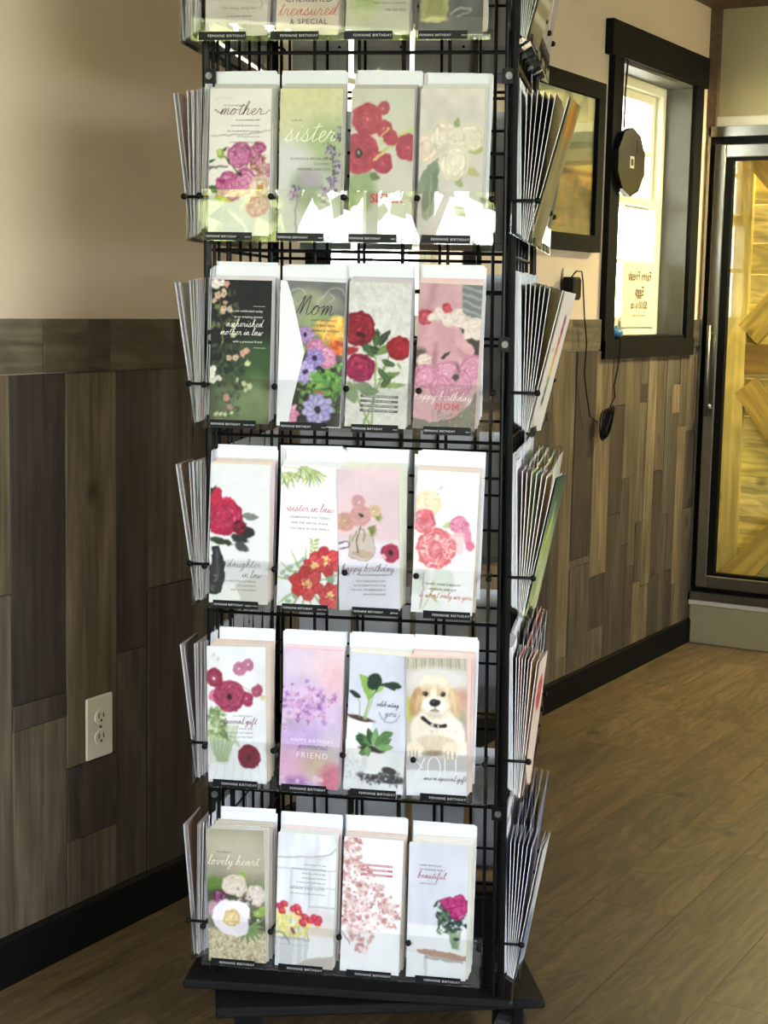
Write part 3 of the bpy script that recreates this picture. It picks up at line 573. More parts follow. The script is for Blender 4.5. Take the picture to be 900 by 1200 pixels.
def a_sisterlaw(A):
    A.im[:] = (238, 238, 246)
    for x, y, n in ((.12, .1, 5), (.5, .05, 8), (.35, -.02, 7), (0, .1, 5)):
        for i in range(n): A.leaf(x, y, .3, .35+i*2.1/n, .018, [(150, 176, 90), (190, 200, 110), (120, 150, 90)][i % 3], .9)
    A.line([(0, .02), (.3, .03), (.6, .1)], .012, (170, 186, 110))
    for x, y in ((.22, 1.62), (.35, 1.55), (.3, 1.72), (.1, 1.7), (.16, 1.78), (.45, 1.6), (.42, 1.5)): A.ell(x, y, .06, .04, -.6, (146, 178, 150), .85)
    for i in range(14): A.leaf(.5, 1.9, .65, -2.9+i*.42, .02, (150, 180, 110), .8)
    A.line([(.62, 1.55), (.6, 1.3), (.55, 1.15)], .012, (160, 180, 90))
    for i in range(6): A.leaf(.6, 1.5-i*.06, .09, -.6, .02, (170, 190, 100)); A.leaf(.59, 1.5-i*.06, .09, -2.4, .02, (170, 190, 100))
    A.poppy(.8, 1.5, .26, (206, 44, 56), (150, 20, 34)); A.poppy(.62, 1.58, .18, (214, 54, 62), (160, 24, 40)); A.poppy(.9, 2.05, .22, (206, 50, 60), (150, 20, 36)); A.poppy(.48, 1.88, .28, (206, 40, 50), (150, 16, 32)); A.ell(.88, 1.8, .08, .06, .4, (130, 170, 140)); A.ell(.3, 2.1, .06, .04, .8, (140, 172, 130)); A.ell(.2, 2.18, .06, .035, .1, (150, 182, 140))
def a_pinkfriend(A):
    A.im[:] = (222, 194, 204); A.rect(0, 1, 1.15, 2.4, (226, 220, 232), 1, .1); A.rect(0, 1, 1.5, 2.4, (214, 214, 230), 1, .05); A.noise(2, 5, .03)
    A.poly([(.2, 1.08), (.24, 1.02), (.54, 1.02), (.58, 1.1), (.58, 1.38), (.52, 1.45), (.22, 1.45), (.18, 1.38)], (196, 178, 168), .85); A.ell(.38, 1.35, .18, .06, 0, (176, 146, 110), .6); A.line([(.2, 1.05), (.18, 1.38), (.38, 1.46), (.57, 1.38), (.58, 1.1)], .014, (140, 116, 90), .8)
    A.line([(.32, 1.32), (.33, 1.05), (.4, .9)], .018, (80, 84, 44)); A.line([(.42, 1.15), (.44, 1.0), (.36, .95)], .014, (110, 116, 60)); A.line([(.24, 1.15), (.3, .98)], .02, (130, 140, 70)); A.line([(.0, 1.2), (.15, 1.15), (.18, 1.22), (.02, 1.28)], .015, (80, 60, 70))
    for i in range(6): A.leaf(.5, .95, .16, -.3+i*.28, .018, (122, 134, 64))
    for i in range(5): A.leaf(.6, .75, .14, -.4+i*.3, .015, (132, 140, 66))
    A.ranun(.34, .52, .11, (226, 164, 172), (240, 200, 204), (206, 140, 150), (224, 160, 160)); A.ranun(.6, .66, .1, (236, 206, 170), (240, 216, 180), (206, 170, 130), (206, 180, 120)); A.ranun(.12, .84, .16, (232, 176, 164), (240, 200, 170), (206, 140, 130), (206, 160, 90)); A.ranun(.37, .74, .17, (236, 180, 180), (240, 190, 184), (206, 136, 140), (60, 34, 40), .2)
    A.ranun(.86, 1.33, .15, (206, 76, 110), (190, 50, 90), (160, 30, 70), (34, 16, 26), .26); A.ell(.72, 1.4, .06, .04, 0, (226, 200, 210), .8)
def a_roses(A):
    A.im[:] = (240, 239, 246); A.noise(2, 4, .02); A.ell(.3, .3, .3, .2, 0, (246, 240, 236), .7, .1); A.ell(.12, 1.75, .16, .22, .4, (206, 216, 210), .7, .05); A.ell(.5, 1.72, .18, .22, -.3, (214, 222, 214), .7, .05); A.ell(.3, 2.1, .2, .15, 0, (222, 230, 224), .6, .05)
    A.peony(.2, .52, .22, (240, 206, 160), (250, 230, 200), (254, 246, 232), 60); A.peony(.05, .58, .16, (240, 206, 160), (250, 228, 200), (254, 246, 232), 30); A.ell(.41, .26, .03, .012, -1.0, (214, 130, 150), .8); A.ell(.35, .36, .014, .01, 0, (120, 90, 100))
    A.peony(.14, .8, .2, (206, 80, 100), (236, 140, 156), (250, 196, 204), 60); A.ell(.16, .74, .06, .1, .3, (226, 96, 110)); A.leaf(.45, .88, .2, -.5, .05, (190, 200, 140)); A.peony(.72, .82, .15, (214, 100, 146), (236, 142, 176), (250, 190, 212), 40); A.ell(.85, 1.0, .07, .16, -.3, (232, 140, 176)); A.ell(.9, 1.15, .06, .09, 0, (226, 110, 146)); A.peony(.7, 1.05, .12, (236, 180, 190), (246, 206, 212), (250, 226, 230), 30); A.ell(.74, 1.2, .07, .1, 0, (240, 196, 206), .9)
    A.peony(.36, 1.22, .34, (212, 86, 96), (238, 142, 150), (252, 196, 200), 120)
    for i in range(26): t = A.rs.rand()*6.28; q = .1+.15*A.rs.rand(); x = .36+math.cos(t)*q; y = 1.22+math.sin(t)*q; A.line([(x, y), (x+.05*math.cos(t+1.2), y+.05*math.sin(t+1.2)), (x+.09*math.cos(t+.6), y+.09*math.sin(t+.6))], .016, (254, 218, 218), .9)
    A.line([(.2, 1.6), (.14, 2.2)], .018, (176, 130, 130), .8); A.line([(.35, 1.75), (.3, 1.95), (.18, 2.2)], .015, (190, 200, 150)); A.leaf(.3, 1.95, .2, .7, .03, (196, 206, 150)); A.leaf(.33, 1.9, .14, -.8, .03, (206, 214, 160))
def a_gift(A):
    A.im[:] = (228, 230, 236); A.noise(2, 5, .04)
    for i in range(9): A.line([(.05+.13*i, 1.85), (-.1+.17*i, 2.3)], .008, (180, 176, 176), .7)
    A.poly([(.03, 1.5), (.36, 1.5), (.42, 1.78), (.36, 1.95), (.04, 1.96)], (206, 212, 206), .6)
    for i in range(18): A.line([(.12+.012*i, 1.9), (.02+.03*i, 1.3)], .014, [(140, 164, 100), (170, 190, 130), (110, 140, 84)][i % 3], .8)
    A.specks(0, .32, 1.0, 1.5, 70, .05, [(130, 156, 90), (160, 182, 116), (98, 126, 72)], .8, .4); A.line([(.3, 1.2), (.5, 1.55), (.6, 1.75)], .014, (196, 206, 190)); A.leaf(.42, 1.5, .2, .9, .03, (190, 200, 160))
    A.ell(.12, .16, .04, .04, 0, (214, 206, 196)); A.ell(.2, .22, .02, .04, 0, (200, 196, 180))
    A.line([(.6, .65), (.8, .75), (.95, .8)], .03, (206, 200, 156)); A.line([(.65, .85), (.8, .7), (.95, .66)], .03, (210, 204, 160))
    A.ranun(.13, .52, .15, (176, 50, 84), (206, 110, 140), (140, 30, 60), (226, 170, 186)); A.ranun(.56, .36, .12, (220, 140, 176), (232, 170, 196), (190, 96, 140), (222, 150, 180)); A.ranun(.7, .3, .1, (214, 130, 168), (222, 150, 184), (180, 90, 130), (206, 130, 160)); A.ranun(.68, .86, .12, (196, 66, 106), (214, 96, 130), (150, 36, 76), (200, 80, 120)); A.ranun(.86, .72, .1, (206, 96, 130), (214, 120, 150), (160, 50, 90), (200, 90, 130)); A.ranun(.14, .82, .1, (232, 130, 170), (236, 150, 180), (206, 100, 140), (230, 140, 170)); A.ell(.96, .84, .04, .04, 0, (206, 206, 150))
    A.ranun(.38, .82, .26, (222, 110, 146), (186, 60, 96), (150, 34, 70), (40, 20, 22), .18)
    A.ranun(.7, 1.82, .19, (180, 44, 84), (150, 40, 74), (110, 16, 44), (60, 20, 40), .2)
def a_lilac(A):
    A.im[:] = (206, 184, 220); A.noise(3, 6, .05); A.ell(.75, .2, .4, .35, 0, (240, 206, 214), .8, .3); A.ell(.9, .5, .25, .3, 0, (236, 180, 190), .6, .2); A.ell(.2, .2, .3, .25, 0, (226, 206, 230), .8, .2); A.ell(.1, 1.25, .2, .1, 0, (160, 150, 170), .7, .1); A.ell(.4, 1.4, .5, .2, 0, (190, 160, 220), .8, .2)
    A.ell(.2, 1.9, .35, .3, 0, (226, 166, 206), .8, .2); A.ell(.65, 1.85, .3, .25, 0, (206, 176, 150), .8, .2); A.ell(.92, 2.1, .25, .25, 0, (216, 110, 136), .9, .15); A.ell(.3, 2.2, .2, .12, 0, (166, 110, 190), .8, .1); A.ell(.85, 1.5, .2, .25, 0, (206, 196, 206), .6, .15)
    for i in range(190):
        x = .38+A.rs.randn()*.24; y = .9+A.rs.randn()*.13
        if x > .95: continue
        c = [(180, 130, 200), (206, 160, 216), (226, 190, 226), (150, 96, 176), (226, 170, 200)][i % 5]
        for j in range(4): t = j*PI/2+A.rs.rand(); A.ell(x+math.cos(t)*.025, y+math.sin(t)*.022, .026, .015, t, c, .8)
        if i % 6 == 0: A.ell(x, y, .01, .01, 0, (120, 60, 90))
    for x, y, r in ((.05, 2.12, .03), (.3, 2.14, .035), (.62, 2.1, .055), (.7, 2.1, .035), (.44, 2.15, .02), (.5, 2.17, .02), (.08, 2.2, .03)): A.ell(x, y, r, r, 0, (240, 206, 226), .75)
def a_plant(A):
    A.im[:] = (204, 208, 226); A.noise(2, 5, .03); A.rect(0, 1, 1.55, 2.4, (228, 230, 238), 1, .04); A.noise(6, 10, .03)
    A.poly([(0, 1.05), (.42, 1.12), (.42, 1.75), (0, 1.75)], (232, 232, 236)); A.ell(.2, 1.07, .26, .04, .12, (80, 56, 50)); A.line([(0, 1.06), (.2, 1.12), (.42, 1.14)], .02, (240, 240, 244))
    A.line([(.28, 1.06), (.34, .8), (.42, .5)], .03, (150, 184, 110)); A.line([(.2, 1.06), (.19, .8), (.1, .7)], .014, (140, 160, 110)); A.leaf(0, .62, .24, .5, .05, (34, 48, 50))
    A.poly([(.15, .35), (.3, .38), (.4, .5), (.42, .68), (.34, .78), (.24, .6)], (136, 184, 84)); A.ell(.42, .45, .12, .14, .3, (34, 56, 44)); A.poly([(.4, .68), (.48, .5), (.62, .44), (.8, .48), (.76, .58), (.6, .52)], (40, 64, 46)); A.poly([(.42, .66), (.5, .52), (.6, .5), (.55, .58)], (150, 190, 100)); A.leaf(.62, .46, .26, .15, .06, (40, 60, 48)); A.line([(.42, .68), (.34, .95), (.3, 1.08)], .02, (150, 186, 116))
    A.ell(.62, 2.0, .4, .09, .05, (58, 58, 64)); A.specks(.3, .98, 1.88, 2.12, 110, .022, [(150, 150, 156), (206, 206, 212), (90, 90, 96), (36, 36, 42)], ar=.5); A.ell(.75, 1.88, .12, .06, .2, (60, 58, 62)); A.specks(0, .3, 1.7, 2.1, 40, .02, [(190, 190, 200), (210, 212, 220), (170, 172, 182)], .6, .4)
    A.poly([(.22, 1.52), (.66, 1.56), (.64, 1.8), (.56, 1.95), (.34, 1.96), (.24, 1.8)], (236, 236, 240)); A.ell(.32, 1.75, .05, .18, 0, (206, 208, 216), .7, .05); A.ell(.44, 1.55, .22, .05, .05, (50, 40, 38))
    for x, y, L, an in ((.42, 1.5, .28, -2.8), (.42, 1.5, .3, -2.4), (.45, 1.5, .3, -1.9), (.45, 1.5, .3, -1.4), (.48, 1.5, .3, -.9), (.5, 1.5, .3, -.5), (.5, 1.52, .3, -.1), (.42, 1.55, .22, 2.7), (.35, 1.5, .18, 1.4), (.3, 1.4, .15, -2.9), (.55, 1.35, .25, -.4)): A.leaf(x, y, L, an, .06, [(44, 76, 46), (78, 120, 66), (112, 156, 92)][int(x*97+an*10) % 3], 1, (150, 184, 120))
    for i in range(16): t = .3+i*.18; A.ell(.7+.17*math.cos(t), .92+.17*math.sin(t), .008, .008, 0, (96, 98, 110))
def a_puppy(A):
    A.im[:] = (196, 186, 172); A.noise(3, 6, .06)
    for i in range(22): A.line([(.02+.047*i, .02), (.02+.047*i, .18)], .018, [(120, 130, 84), (190, 184, 150), (150, 150, 110)][i % 3], .8)
    A.ell(.85, .65, .2, .2, 0, (206, 150, 130), .8, .1); A.ell(.03, .85, .08, .2, 0, (190, 186, 90), .9, .05); A.ell(.5, .35, .5, .2, 0, (222, 220, 220), .9, .1); A.ell(.2, .5, .2, .2, 0, (216, 210, 206), .7, .1); A.rect(.75, 1, .85, 1.5, (160, 146, 124), .6, .1)
    A.rect(0, 1, 1.5, 1.86, (196, 192, 196), 1, .03); A.rect(0, 1, 1.83, 2.4, (232, 232, 242), 1, .01)
    cr = (236, 226, 208); tan = (206, 168, 120)
    for x, y, rx, ry, c in ((.5, 1.2, .38, .42, cr), (.28, 1.2, .22, .3, (230, 220, 204)), (.75, 1.25, .22, .3, (240, 234, 222)), (.5, 1.4, .35, .15, (214, 196, 170)), (.92, 1.45, .14, .12, (236, 228, 214))): A.ell(x, y, rx, ry, 0, c, 1, .05)
    A.ell(.47, .62, .3, .34, 0, (232, 212, 180), 1, .03); A.ell(.45, .42, .22, .14, 0, (238, 226, 204), 1, .05)
    A.ell(.16, .72, .1, .24, .25, (190, 146, 100), 1, .025); A.ell(.2, .7, .05, .2, .2, (214, 176, 130), .8, .03); A.ell(.8, .72, .08, .24, -.25, (214, 176, 130), 1, .025); A.ell(.77, .68, .04, .2, -.2, (232, 206, 166), .8, .03)
    A.ell(.45, .55, .17, .12, 0, (214, 178, 132), .7, .08); A.ell(.47, .78, .2, .16, 0, (246, 240, 230), 1, .04); A.ell(.45, .62, .05, .16, 0, (244, 232, 214), .9, .03)
    A.ell(.46, .92, .13, .06, 0, (214, 196, 176), .8, .04)
    for x in (.32, .6): A.ell(x, .58, .045, .04, 0, (90, 60, 40)); A.ell(x, .58, .034, .032, 0, (22, 16, 14)); A.ell(x-.01, .57, .008, .008, 0, (240, 240, 240))
    A.ell(.47, .73, .085, .06, 0, (30, 26, 28)); A.ell(.45, .71, .03, .015, 0, (110, 106, 110), .7); A.line([(.47, .78), (.47, .83), (.4, .86)], .012, (90, 70, 66)); A.line([(.47, .83), (.54, .86)], .012, (90, 70, 66)); A.ell(.47, .86, .06, .02, 0, (120, 90, 84), .6)
    A.line([(.26, .98), (.4, 1.08), (.52, 1.1), (.64, 1.09)], .055, (44, 34, 34)); A.ell(.42, 1.09, .03, .025, 0, (190, 190, 190)); A.ell(.52, 1.1, .02, .025, 0, (206, 206, 206)); A.ell(.42, 1.2, .03, .04, 0, (222, 220, 218)); A.ell(.42, 1.2, .018, .025, 0, (190, 180, 170))
    for x in (.14, .73): A.ell(x, 1.48, .13, .13, 0, (232, 218, 196), 1, .03); A.ell(x, 1.58, .12, .06, 0, (238, 230, 216), 1, .02)
    for x in (.06, .12, .18, .66, .73, .8): A.line([(x, 1.52), (x, 1.63)], .014, (120, 100, 84), .9)
    A.ell(.45, 1.55, .16, .05, 0, (120, 96, 80), .7, .04)
    for i in range(330):
        x = .05+.9*A.rs.rand(); y = .3+1.2*A.rs.rand()
        if ((x-.5)/.42)**2+((y-1.2)/.4)**2 < 1 or ((x-.47)/.3)**2+((y-.62)/.33)**2 < 1:
            if abs(y-.6) < .14 and .26 < x < .66 or (abs(x-.47) < .12 and .66 < y < .9) or (.95 < y < 1.13): continue
            t = 1.57+(x-.5)*1.2+A.rs.randn()*.2; A.line([(x, y), (x+.05*math.cos(t), y+.05*math.sin(t))], .009, [(250, 246, 238), (206, 184, 150), (226, 206, 176)][i % 3], .5)
def a_lovely(A):
    A.im[:] = (160, 154, 130); A.noise(3, 7, .12); A.ell(.6, .4, .5, .3, 0, (196, 188, 166), .6, .3); A.rect(0, 1, .85, 1.8, (96, 92, 70), .8, .3); A.ell(.1, 1.0, .2, .2, 0, (90, 130, 50), .9, .1); A.ell(.2, 1.2, .3, .2, 0, (60, 66, 44), .8, .1)
    A.rect(0, 1, 1.7, 2.4, (206, 190, 154), 1, .12); A.specks(0, 1, 1.72, 2.3, 420, .02, [(170, 150, 112), (226, 212, 180), (146, 126, 92), (236, 226, 200)], .8, .6); A.ell(.75, 1.6, .3, .14, 0, (70, 74, 56), .8, .06)
    A.leaf(.6, .98, .3, -1.5, .08, (140, 184, 60)); A.leaf(.65, 1.0, .35, -.3, .05, (120, 150, 80)); A.leaf(.9, 1.3, .25, .6, .07, (150, 186, 70)); A.ell(.9, 1.4, .12, .07, 0, (140, 176, 70))
    for i in range(7): A.leaf(.7, 1.65, .3, -.5+i*.42, .03, (120, 150, 84))
    A.peony(.2, 1.15, .12, (80, 20, 60), (130, 44, 100), (216, 170, 200), 40); A.ell(.1, 1.35, .1, .14, 0, (206, 160, 180), .8, .04)
    W = ((200, 180, 156), (228, 218, 206), (248, 244, 240))
    A.peony(.48, .95, .23, *W, 90, .8); A.peony(.85, 1.1, .18, (200, 176, 160), (230, 216, 210), (248, 242, 240), 50)
    for i in range(100): x = .62+A.rs.randn()*.13; y = 1.28+A.rs.randn()*.1; A.ell(x, y, .018, .018, 0, [(206, 196, 200), (130, 110, 116), (80, 60, 66), (230, 226, 226)][i % 4])
    A.ell(.4, 1.5, .31, .3, 0, (224, 214, 224)); A.ell(.28, 1.45, .18, .26, .2, (238, 230, 240)); A.ell(.5, 1.4, .24, .2, -.2, (244, 238, 244)); A.ell(.45, 1.68, .25, .13, .1, (240, 232, 240)); A.ell(.56, 1.62, .16, .16, 0, (232, 222, 234)); A.peony(.42, 1.5, .15, (206, 170, 90), (236, 214, 150), (250, 240, 206), 60)
def a_tulips(A):
    A.im[:] = (226, 228, 236); A.noise(12, 5, .05); A.line([(0, .42), (.5, .38), (.85, .33), (1, .22)], .02, (170, 168, 172), .9); A.rect(0, 1, .58, .6, (190, 188, 190), .8); A.rect(.22, .27, .6, 1.5, (196, 198, 206), .7, .03); A.rect(.55, .58, .62, 1.3, (186, 188, 196), .8, .02); A.rect(.25, 1, .88, .9, (190, 190, 196), .8); A.rect(.55, 1, 1.2, 1.23, (176, 176, 184), .8, .02); A.rect(.88, .92, .6, 1.6, (214, 212, 214), .6, .03)
    A.ell(.75, 1.45, .35, .2, 0, (214, 206, 206), .8, .1); A.ell(.8, 1.65, .3, .1, 0, (226, 206, 190), .8, .08); A.rect(.5, 1, 1.7, 2.1, (236, 234, 236), .8, .05); A.poly([(.3, 2.25), (.55, 2.1), (1, 2.02), (1, 2.3)], (190, 180, 172))
    for x in (.15, .24, .38, .5): A.line([(x, 1.85), (x+.02, 1.4)], .02, (170, 190, 120)); 
    A.specks(.02, .55, 1.35, 1.75, 90, .045, [(236, 216, 110), (240, 226, 140), (206, 206, 110)], .9, .5)
    for x, y in ((.06, 1.25), (.14, 1.2), (.1, 1.32), (.3, 1.28), (.38, 1.33), (.36, 1.25), (.5, 1.4), (.46, 1.5), (.58, 1.45), (.66, 1.4), (.74, 1.42), (.7, 1.48)): A.ell(x, y, .07, .055, A.rs.rand(), (196, 40, 66)); A.ell(x+.01, y-.01, .04, .035, 0, (222, 76, 96)); A.leaf(x, y+.04, .07, 1.2, .02, (244, 206, 70))
    A.ell(.3, 1.65, .03, .06, -.5, (140, 60, 50))
    for x0, x1, y0, y1 in ((.42, .57, 1.78, 2.12), (.3, .46, 1.78, 2.18), (0, .32, 1.78, 2.22)):
        A.poly([(x0, y0), (x1, y0), (x1-.02, y1), (x0+.02, y1)], (206, 206, 210)); A.ell((x0+x1)/2, y0, (x1-x0)/2, .02, 0, (170, 170, 174)); A.line([(x0, y0+.1), (x1, y0+.1)], .008, (150, 150, 154), .8); A.rect(x0+.03, x0+.07, y0, y1, (232, 232, 236), .7, .03)
    A.line([(.0, 1.68), (.12, 1.7), (.24, 1.85)], .014, (96, 96, 100)); A.line([(.56, 1.72), (.58, 1.8)], .012, (96, 96, 100))
def a_cherry(A):
    A.im[:] = (238, 238, 244); A.line([(0, .1), (.14, .35), (.2, .5)], .02, (110, 70, 66)); A.line([(.9, 1.15), (1, 1.3)], .014, (110, 80, 76)); A.line([(.02, 1.6), (.15, 1.8)], .012, (120, 84, 80)); A.line([(.48, 1.2), (.55, .95)], .014, (100, 70, 60))
    C = [(226, 196, 196), (206, 150, 148), (240, 220, 220), (190, 120, 116), (246, 232, 230), (214, 170, 166)]
    def inside(x, y): return (x < .32-.1*y+.75*max(0, min(1, (y-.35)/.7)) and y < 1.45) or (x+.0 > (y-1.45)*.7-.02 and x < .5+.05*math.sin(y*9) and 1.3 < y < 2.0 and x > (y-1.5)*.55) or (y > .9 and y < 1.5 and x < .85-(y-1.2)**2)
    for i in range(760):
        x = A.rs.rand(); y = A.rs.rand()*2.0
        if not inside(x, y): continue
        c = C[A.rs.randint(6)]; r = .02+.02*A.rs.rand()
        for j in range(4): t = j*1.57+A.rs.rand(); A.ell(x+math.cos(t)*r*.7, y+math.sin(t)*r*.7, r*.7, r*.5, t, c, .85)
        if i % 4 == 0: A.ell(x, y, .009, .009, 0, (130, 70, 60))
def a_beautiful(A):
    A.im[:] = (206, 210, 224); A.noise(2, 5, .03); A.rect(0, 1, 1.35, 2.4, (226, 226, 232), 1, .015); A.noise(8, 4, .02)
    A.poly([(.18, 1.78), (.3, 1.76), (1, 1.82), (1, 1.92), (.6, 1.9), (.2, 1.84)], (176, 136, 116)); A.line([(0, 1.8), (.2, 1.82)], .02, (220, 206, 204)); A.rect(.3, .36, 1.86, 2.3, (200, 200, 206)); A.poly([(.3, 1.87), (.95, 1.92), (.95, 1.97), (.3, 1.93)], (150, 150, 150), .8)
    A.poly([(.72, 1.45), (.92, 1.45), (.9, 1.76), (.75, 1.76)], (200, 214, 204), .7)
    for i in range(22): A.line([(.76+.01*(i % 12), 1.72), (.7+.018*(i % 14), 1.4)], .01, (110, 140, 96), .8)
    for i in range(90): x = .74+A.rs.randn()*.13; y = 1.22+A.rs.randn()*.13; A.ell(x, y, .05, .022, A.rs.rand()*3, [(44, 66, 54), (64, 92, 66), (34, 48, 44)][i % 3])
    A.specks(.48, .72, 1.0, 1.5, 40, .035, [(60, 84, 66), (96, 124, 90)], .9, .4)
    for x, y, r in ((.7, .98, .12), (.62, .96, .08), (.86, .92, .11), (.97, .98, .1), (.84, 1.12, .13), (.95, 1.05, .08)): A.peony(x, y, r, (140, 14, 80), (200, 40, 120), (236, 110, 170), 40)
    A.line([(.86, 1.2), (.94, 1.16), (1, 1.18)], .01, (226, 226, 226)); A.leaf(.5, .96, .1, 2.0, .03, (60, 80, 64))

# ================================================================== THE ROOM
WY, XB, XC, YD, HC = 1.926, 5.58, -1.0, -3.0, 2.245       # wall planes and ceiling height
def tint(r, g, b): return tuple(float(v) for v in lin((r, g, b)))+(1,)
def boxobj(name, bx, mat, parent=None, color=None, bev=0, **k):
    """box given by world extents, mesh centred on the box so that object coordinates stay local"""
    x0, x1, y0, y1, z0, z1 = bx; c = ((x0+x1)/2, (y0+y1)/2, (z0+z1)/2); m = MB()
    if bev: m.bbox(x0-c[0], x1-c[0], y0-c[1], y1-c[1], z0-c[2], z1-c[2], bev)
    else: m.box(x0-c[0], x1-c[0], y0-c[1], y1-c[1], z0-c[2], z1-c[2])
    o = mk(name, m.mesh(name, mat), color=color, **k); o.location = c
    if parent is not None: o.parent = parent
    return o
def structure(name, boxes, mat):
    m = MB()
    for b in boxes: m.box(*b)
    return mk(name, m.mesh(name, mat), kind='structure')

# floor: slab + planks running along the long wall
floor = structure('floor', [(XC-.2, XB+1.2, YD-.2, WY+.2, -.12, -.006)], plain('dark subfloor joint', (70, 58, 42), .8))
pm = MB(); pm.bbox(-.6075, .6075, -.0897, .0897, -.006, 0, .0004); fme = pm.mesh('floor_plank', m_floor)
# (bevel runs in XZ; plank lies flat so the long seams stay as fine grooves)
FT = [(98, 80, 56), (106, 86, 60), (90, 73, 50), (101, 82, 56), (94, 77, 55)]
for j in range(28):
    off = (j*.437) % 1.2155
    for i in range(7):
        x = XC-.6+off+i*1.2155-.2
        if x-.61 > XB+.1 or x+.61 < XC-.05: continue
        o = mk('plank', fme, floor, T(x, WY-.09-.18*j, 0), tint(*FT[rnd.randrange(5)]))

# long wall with two windows, clad below in weathered planks
W1, W2, WZ = (3.05, 3.72), (4.72, 5.39), (1.105, 1.965)
yb = (WY, WY+.15)
wall_back = structure('wall_back', [(XC-.15, W1[0], *yb, 0, HC), (W1[1], W2[0], *yb, 0, HC), (W2[1], XB+.15, *yb, 0, HC),
    (W1[0], W1[1], *yb, 0, WZ[0]), (W2[0], W2[1], *yb, 0, WZ[0]), (W1[0], W1[1], *yb, WZ[1], HC), (W2[0], W2[1], *yb, WZ[1], HC)], m_plaster)
SH = {'d': (60, 50, 44), 'n': (74, 64, 53), 'm': (90, 79, 64), 'b': (106, 91, 70), 'l': (104, 92, 72), 'g': (80, 75, 65), 'k': (44, 40, 36)}
def plank(x0, x1, z0, z1, sh, th=None):
    th = th if th else .009+rnd.random()*.0035
    c = np.array(SH[sh], float)*(.94+.12*rnd.random())
    boxobj('plank', (x0+.0008, x1-.0008, WY-th, WY, z0+.0008, z1-.0008), m_wallwood, wall_back, tint(*c), bev=.0009)
cols = [(1.88, 2.048, [(.09, .70, 'm'), (.70, 1.077, 'b')]), (2.048, 2.188, [(.09, .455, 'm'), (.455, .50, 'n'), (.50, 1.077, 'd')]),
        (2.188, 2.327, [(.09, .215, 'm'), (.215, .355, 'd'), (.355, 1.077, 'b')]), (2.327, 2.423, [(.09, .545, 'n'), (.545, 1.077, 'd')]),
        (2.423, 2.567, [(.09, .655, 'd'), (.655, 1.077, 'n')]), (2.567, 2.69, [(.09, .8, 'm'), (.8, 1.077, 'n')])]
for x0, x1, cc in cols:
    for z0, z1, s in cc: plank(x0, x1, z0, z1, s)
def autocols(x, xe, wlo, whi):
    while x < xe-.02:
        w = min(rnd.uniform(wlo, whi), xe-x); w = xe-x if xe-x-w < .03 else w
        z = .09; 
        while z < 1.07:
            z1 = min(1.077, z+rnd.uniform(.25, .75)); z1 = 1.077 if 1.077-z1 < .1 else z1
            plank(x, x+w, z, z1, rnd.choice('dnmbgmn')); z = z1
        x += w
autocols(XC, 1.88, .09, .15); autocols(2.69, 4.1, .08, .14)
cols = [(4.10, 4.215, [(.09, .6, 'n'), (.6, 1.077, 'm')]), (4.215, 4.299, [(.09, .24, 'm'), (.24, .585, 'd'), (.585, 1.077, 'n')]), (4.299, 4.374, [(.09, .80, 'm'), (.80, 1.077, 'b')]),
        (4.374, 4.463, [(.09, .15, 'b'), (.15, 1.077, 'b')]), (4.463, 4.616, [(.09, .42, 'n'), (.42, .445, 'm'), (.445, 1.077, 'd')]), (4.616, 4.748, [(.09, .2, 'm'), (.2, .37, 'd'), (.37, 1.077, 'b')]),
        (4.748, 4.86, [(.09, .55, 'n'), (.55, .9, 'd'), (.9, 1.077, 'n')]), (4.86, 4.935, [(.09, .44, 'd'), (.44, .66, 'n'), (.66, 1.077, 'm')]), (4.935, 5.0, [(.09, .36, 'n'), (.36, 1.077, 'm')]),
        (5.0, 5.065, [(.09, .30, 'b'), (.30, .5, 'n'), (.5, .9, 'm'), (.9, .96, 'd'), (.96, 1.077, 'n')]), (5.065, 5.145, [(.09, .28, 'm'), (.28, 1.077, 'l')]), (5.145, 5.24, [(.09, .30, 'n'), (.30, .66, 'd'), (.66, 1.077, 'n')]),
        (5.24, 5.30, [(.09, .5, 'n'), (.5, 1.077, 'g')]), (5.30, 5.37, [(.09, .3, 'd'), (.3, .85, 'n'), (.85, .95, 'b'), (.95, 1.077, 'n')]), (5.37, 5.45, [(.09, .24, 'm'), (.24, .8, 'b'), (.8, 1.077, 'n')]), (5.45, 5.58, [(.09, .5, 'n'), (.5, .78, 'd'), (.78, 1.077, 'm')])]
for x0, x1, cc in cols:
    for z0, z1, s in cc: plank(x0, x1, z0, z1, s)
def cap(x0, x1, c):
    boxobj('cap_board', (x0+.0008, x1-.0008, WY-.012, WY, 1.0785, 1.172), m_capwood, wall_back, tint(*c), bev=.0009)
xs = [XC, .2, 1.3, 1.95, 2.13, 2.25, 2.31, 2.50, 2.75, 3.0]
for a, b, c in zip(xs[:-1], xs[1:], [(96, 84, 66), (96, 84, 66), (110, 100, 80), (112, 102, 84), (96, 86, 68), (70, 62, 50), (86, 78, 62), (60, 52, 42), (84, 74, 58)]): cap(a, b, c)
for a, b, c in ((3.8, 4.1, (86, 76, 60)), (4.1, 4.42, (104, 90, 68)), (4.42, 4.64, (90, 80, 64)), (5.47, 5.58, (80, 72, 58))): cap(a, b, c)
mb = MB(); mb.prism([(0, 0), (.016, 0), (.016, .083), (.011, .09), (0, .09)], XC, XB, Matrix(((0, 0, 1, 0), (-1, 0, 0, WY), (0, 1, 0, 0), (0, 0, 0, 1))))
mk('baseboard_back', mb.mesh('baseboard_back', m_blackbase), kind='structure')

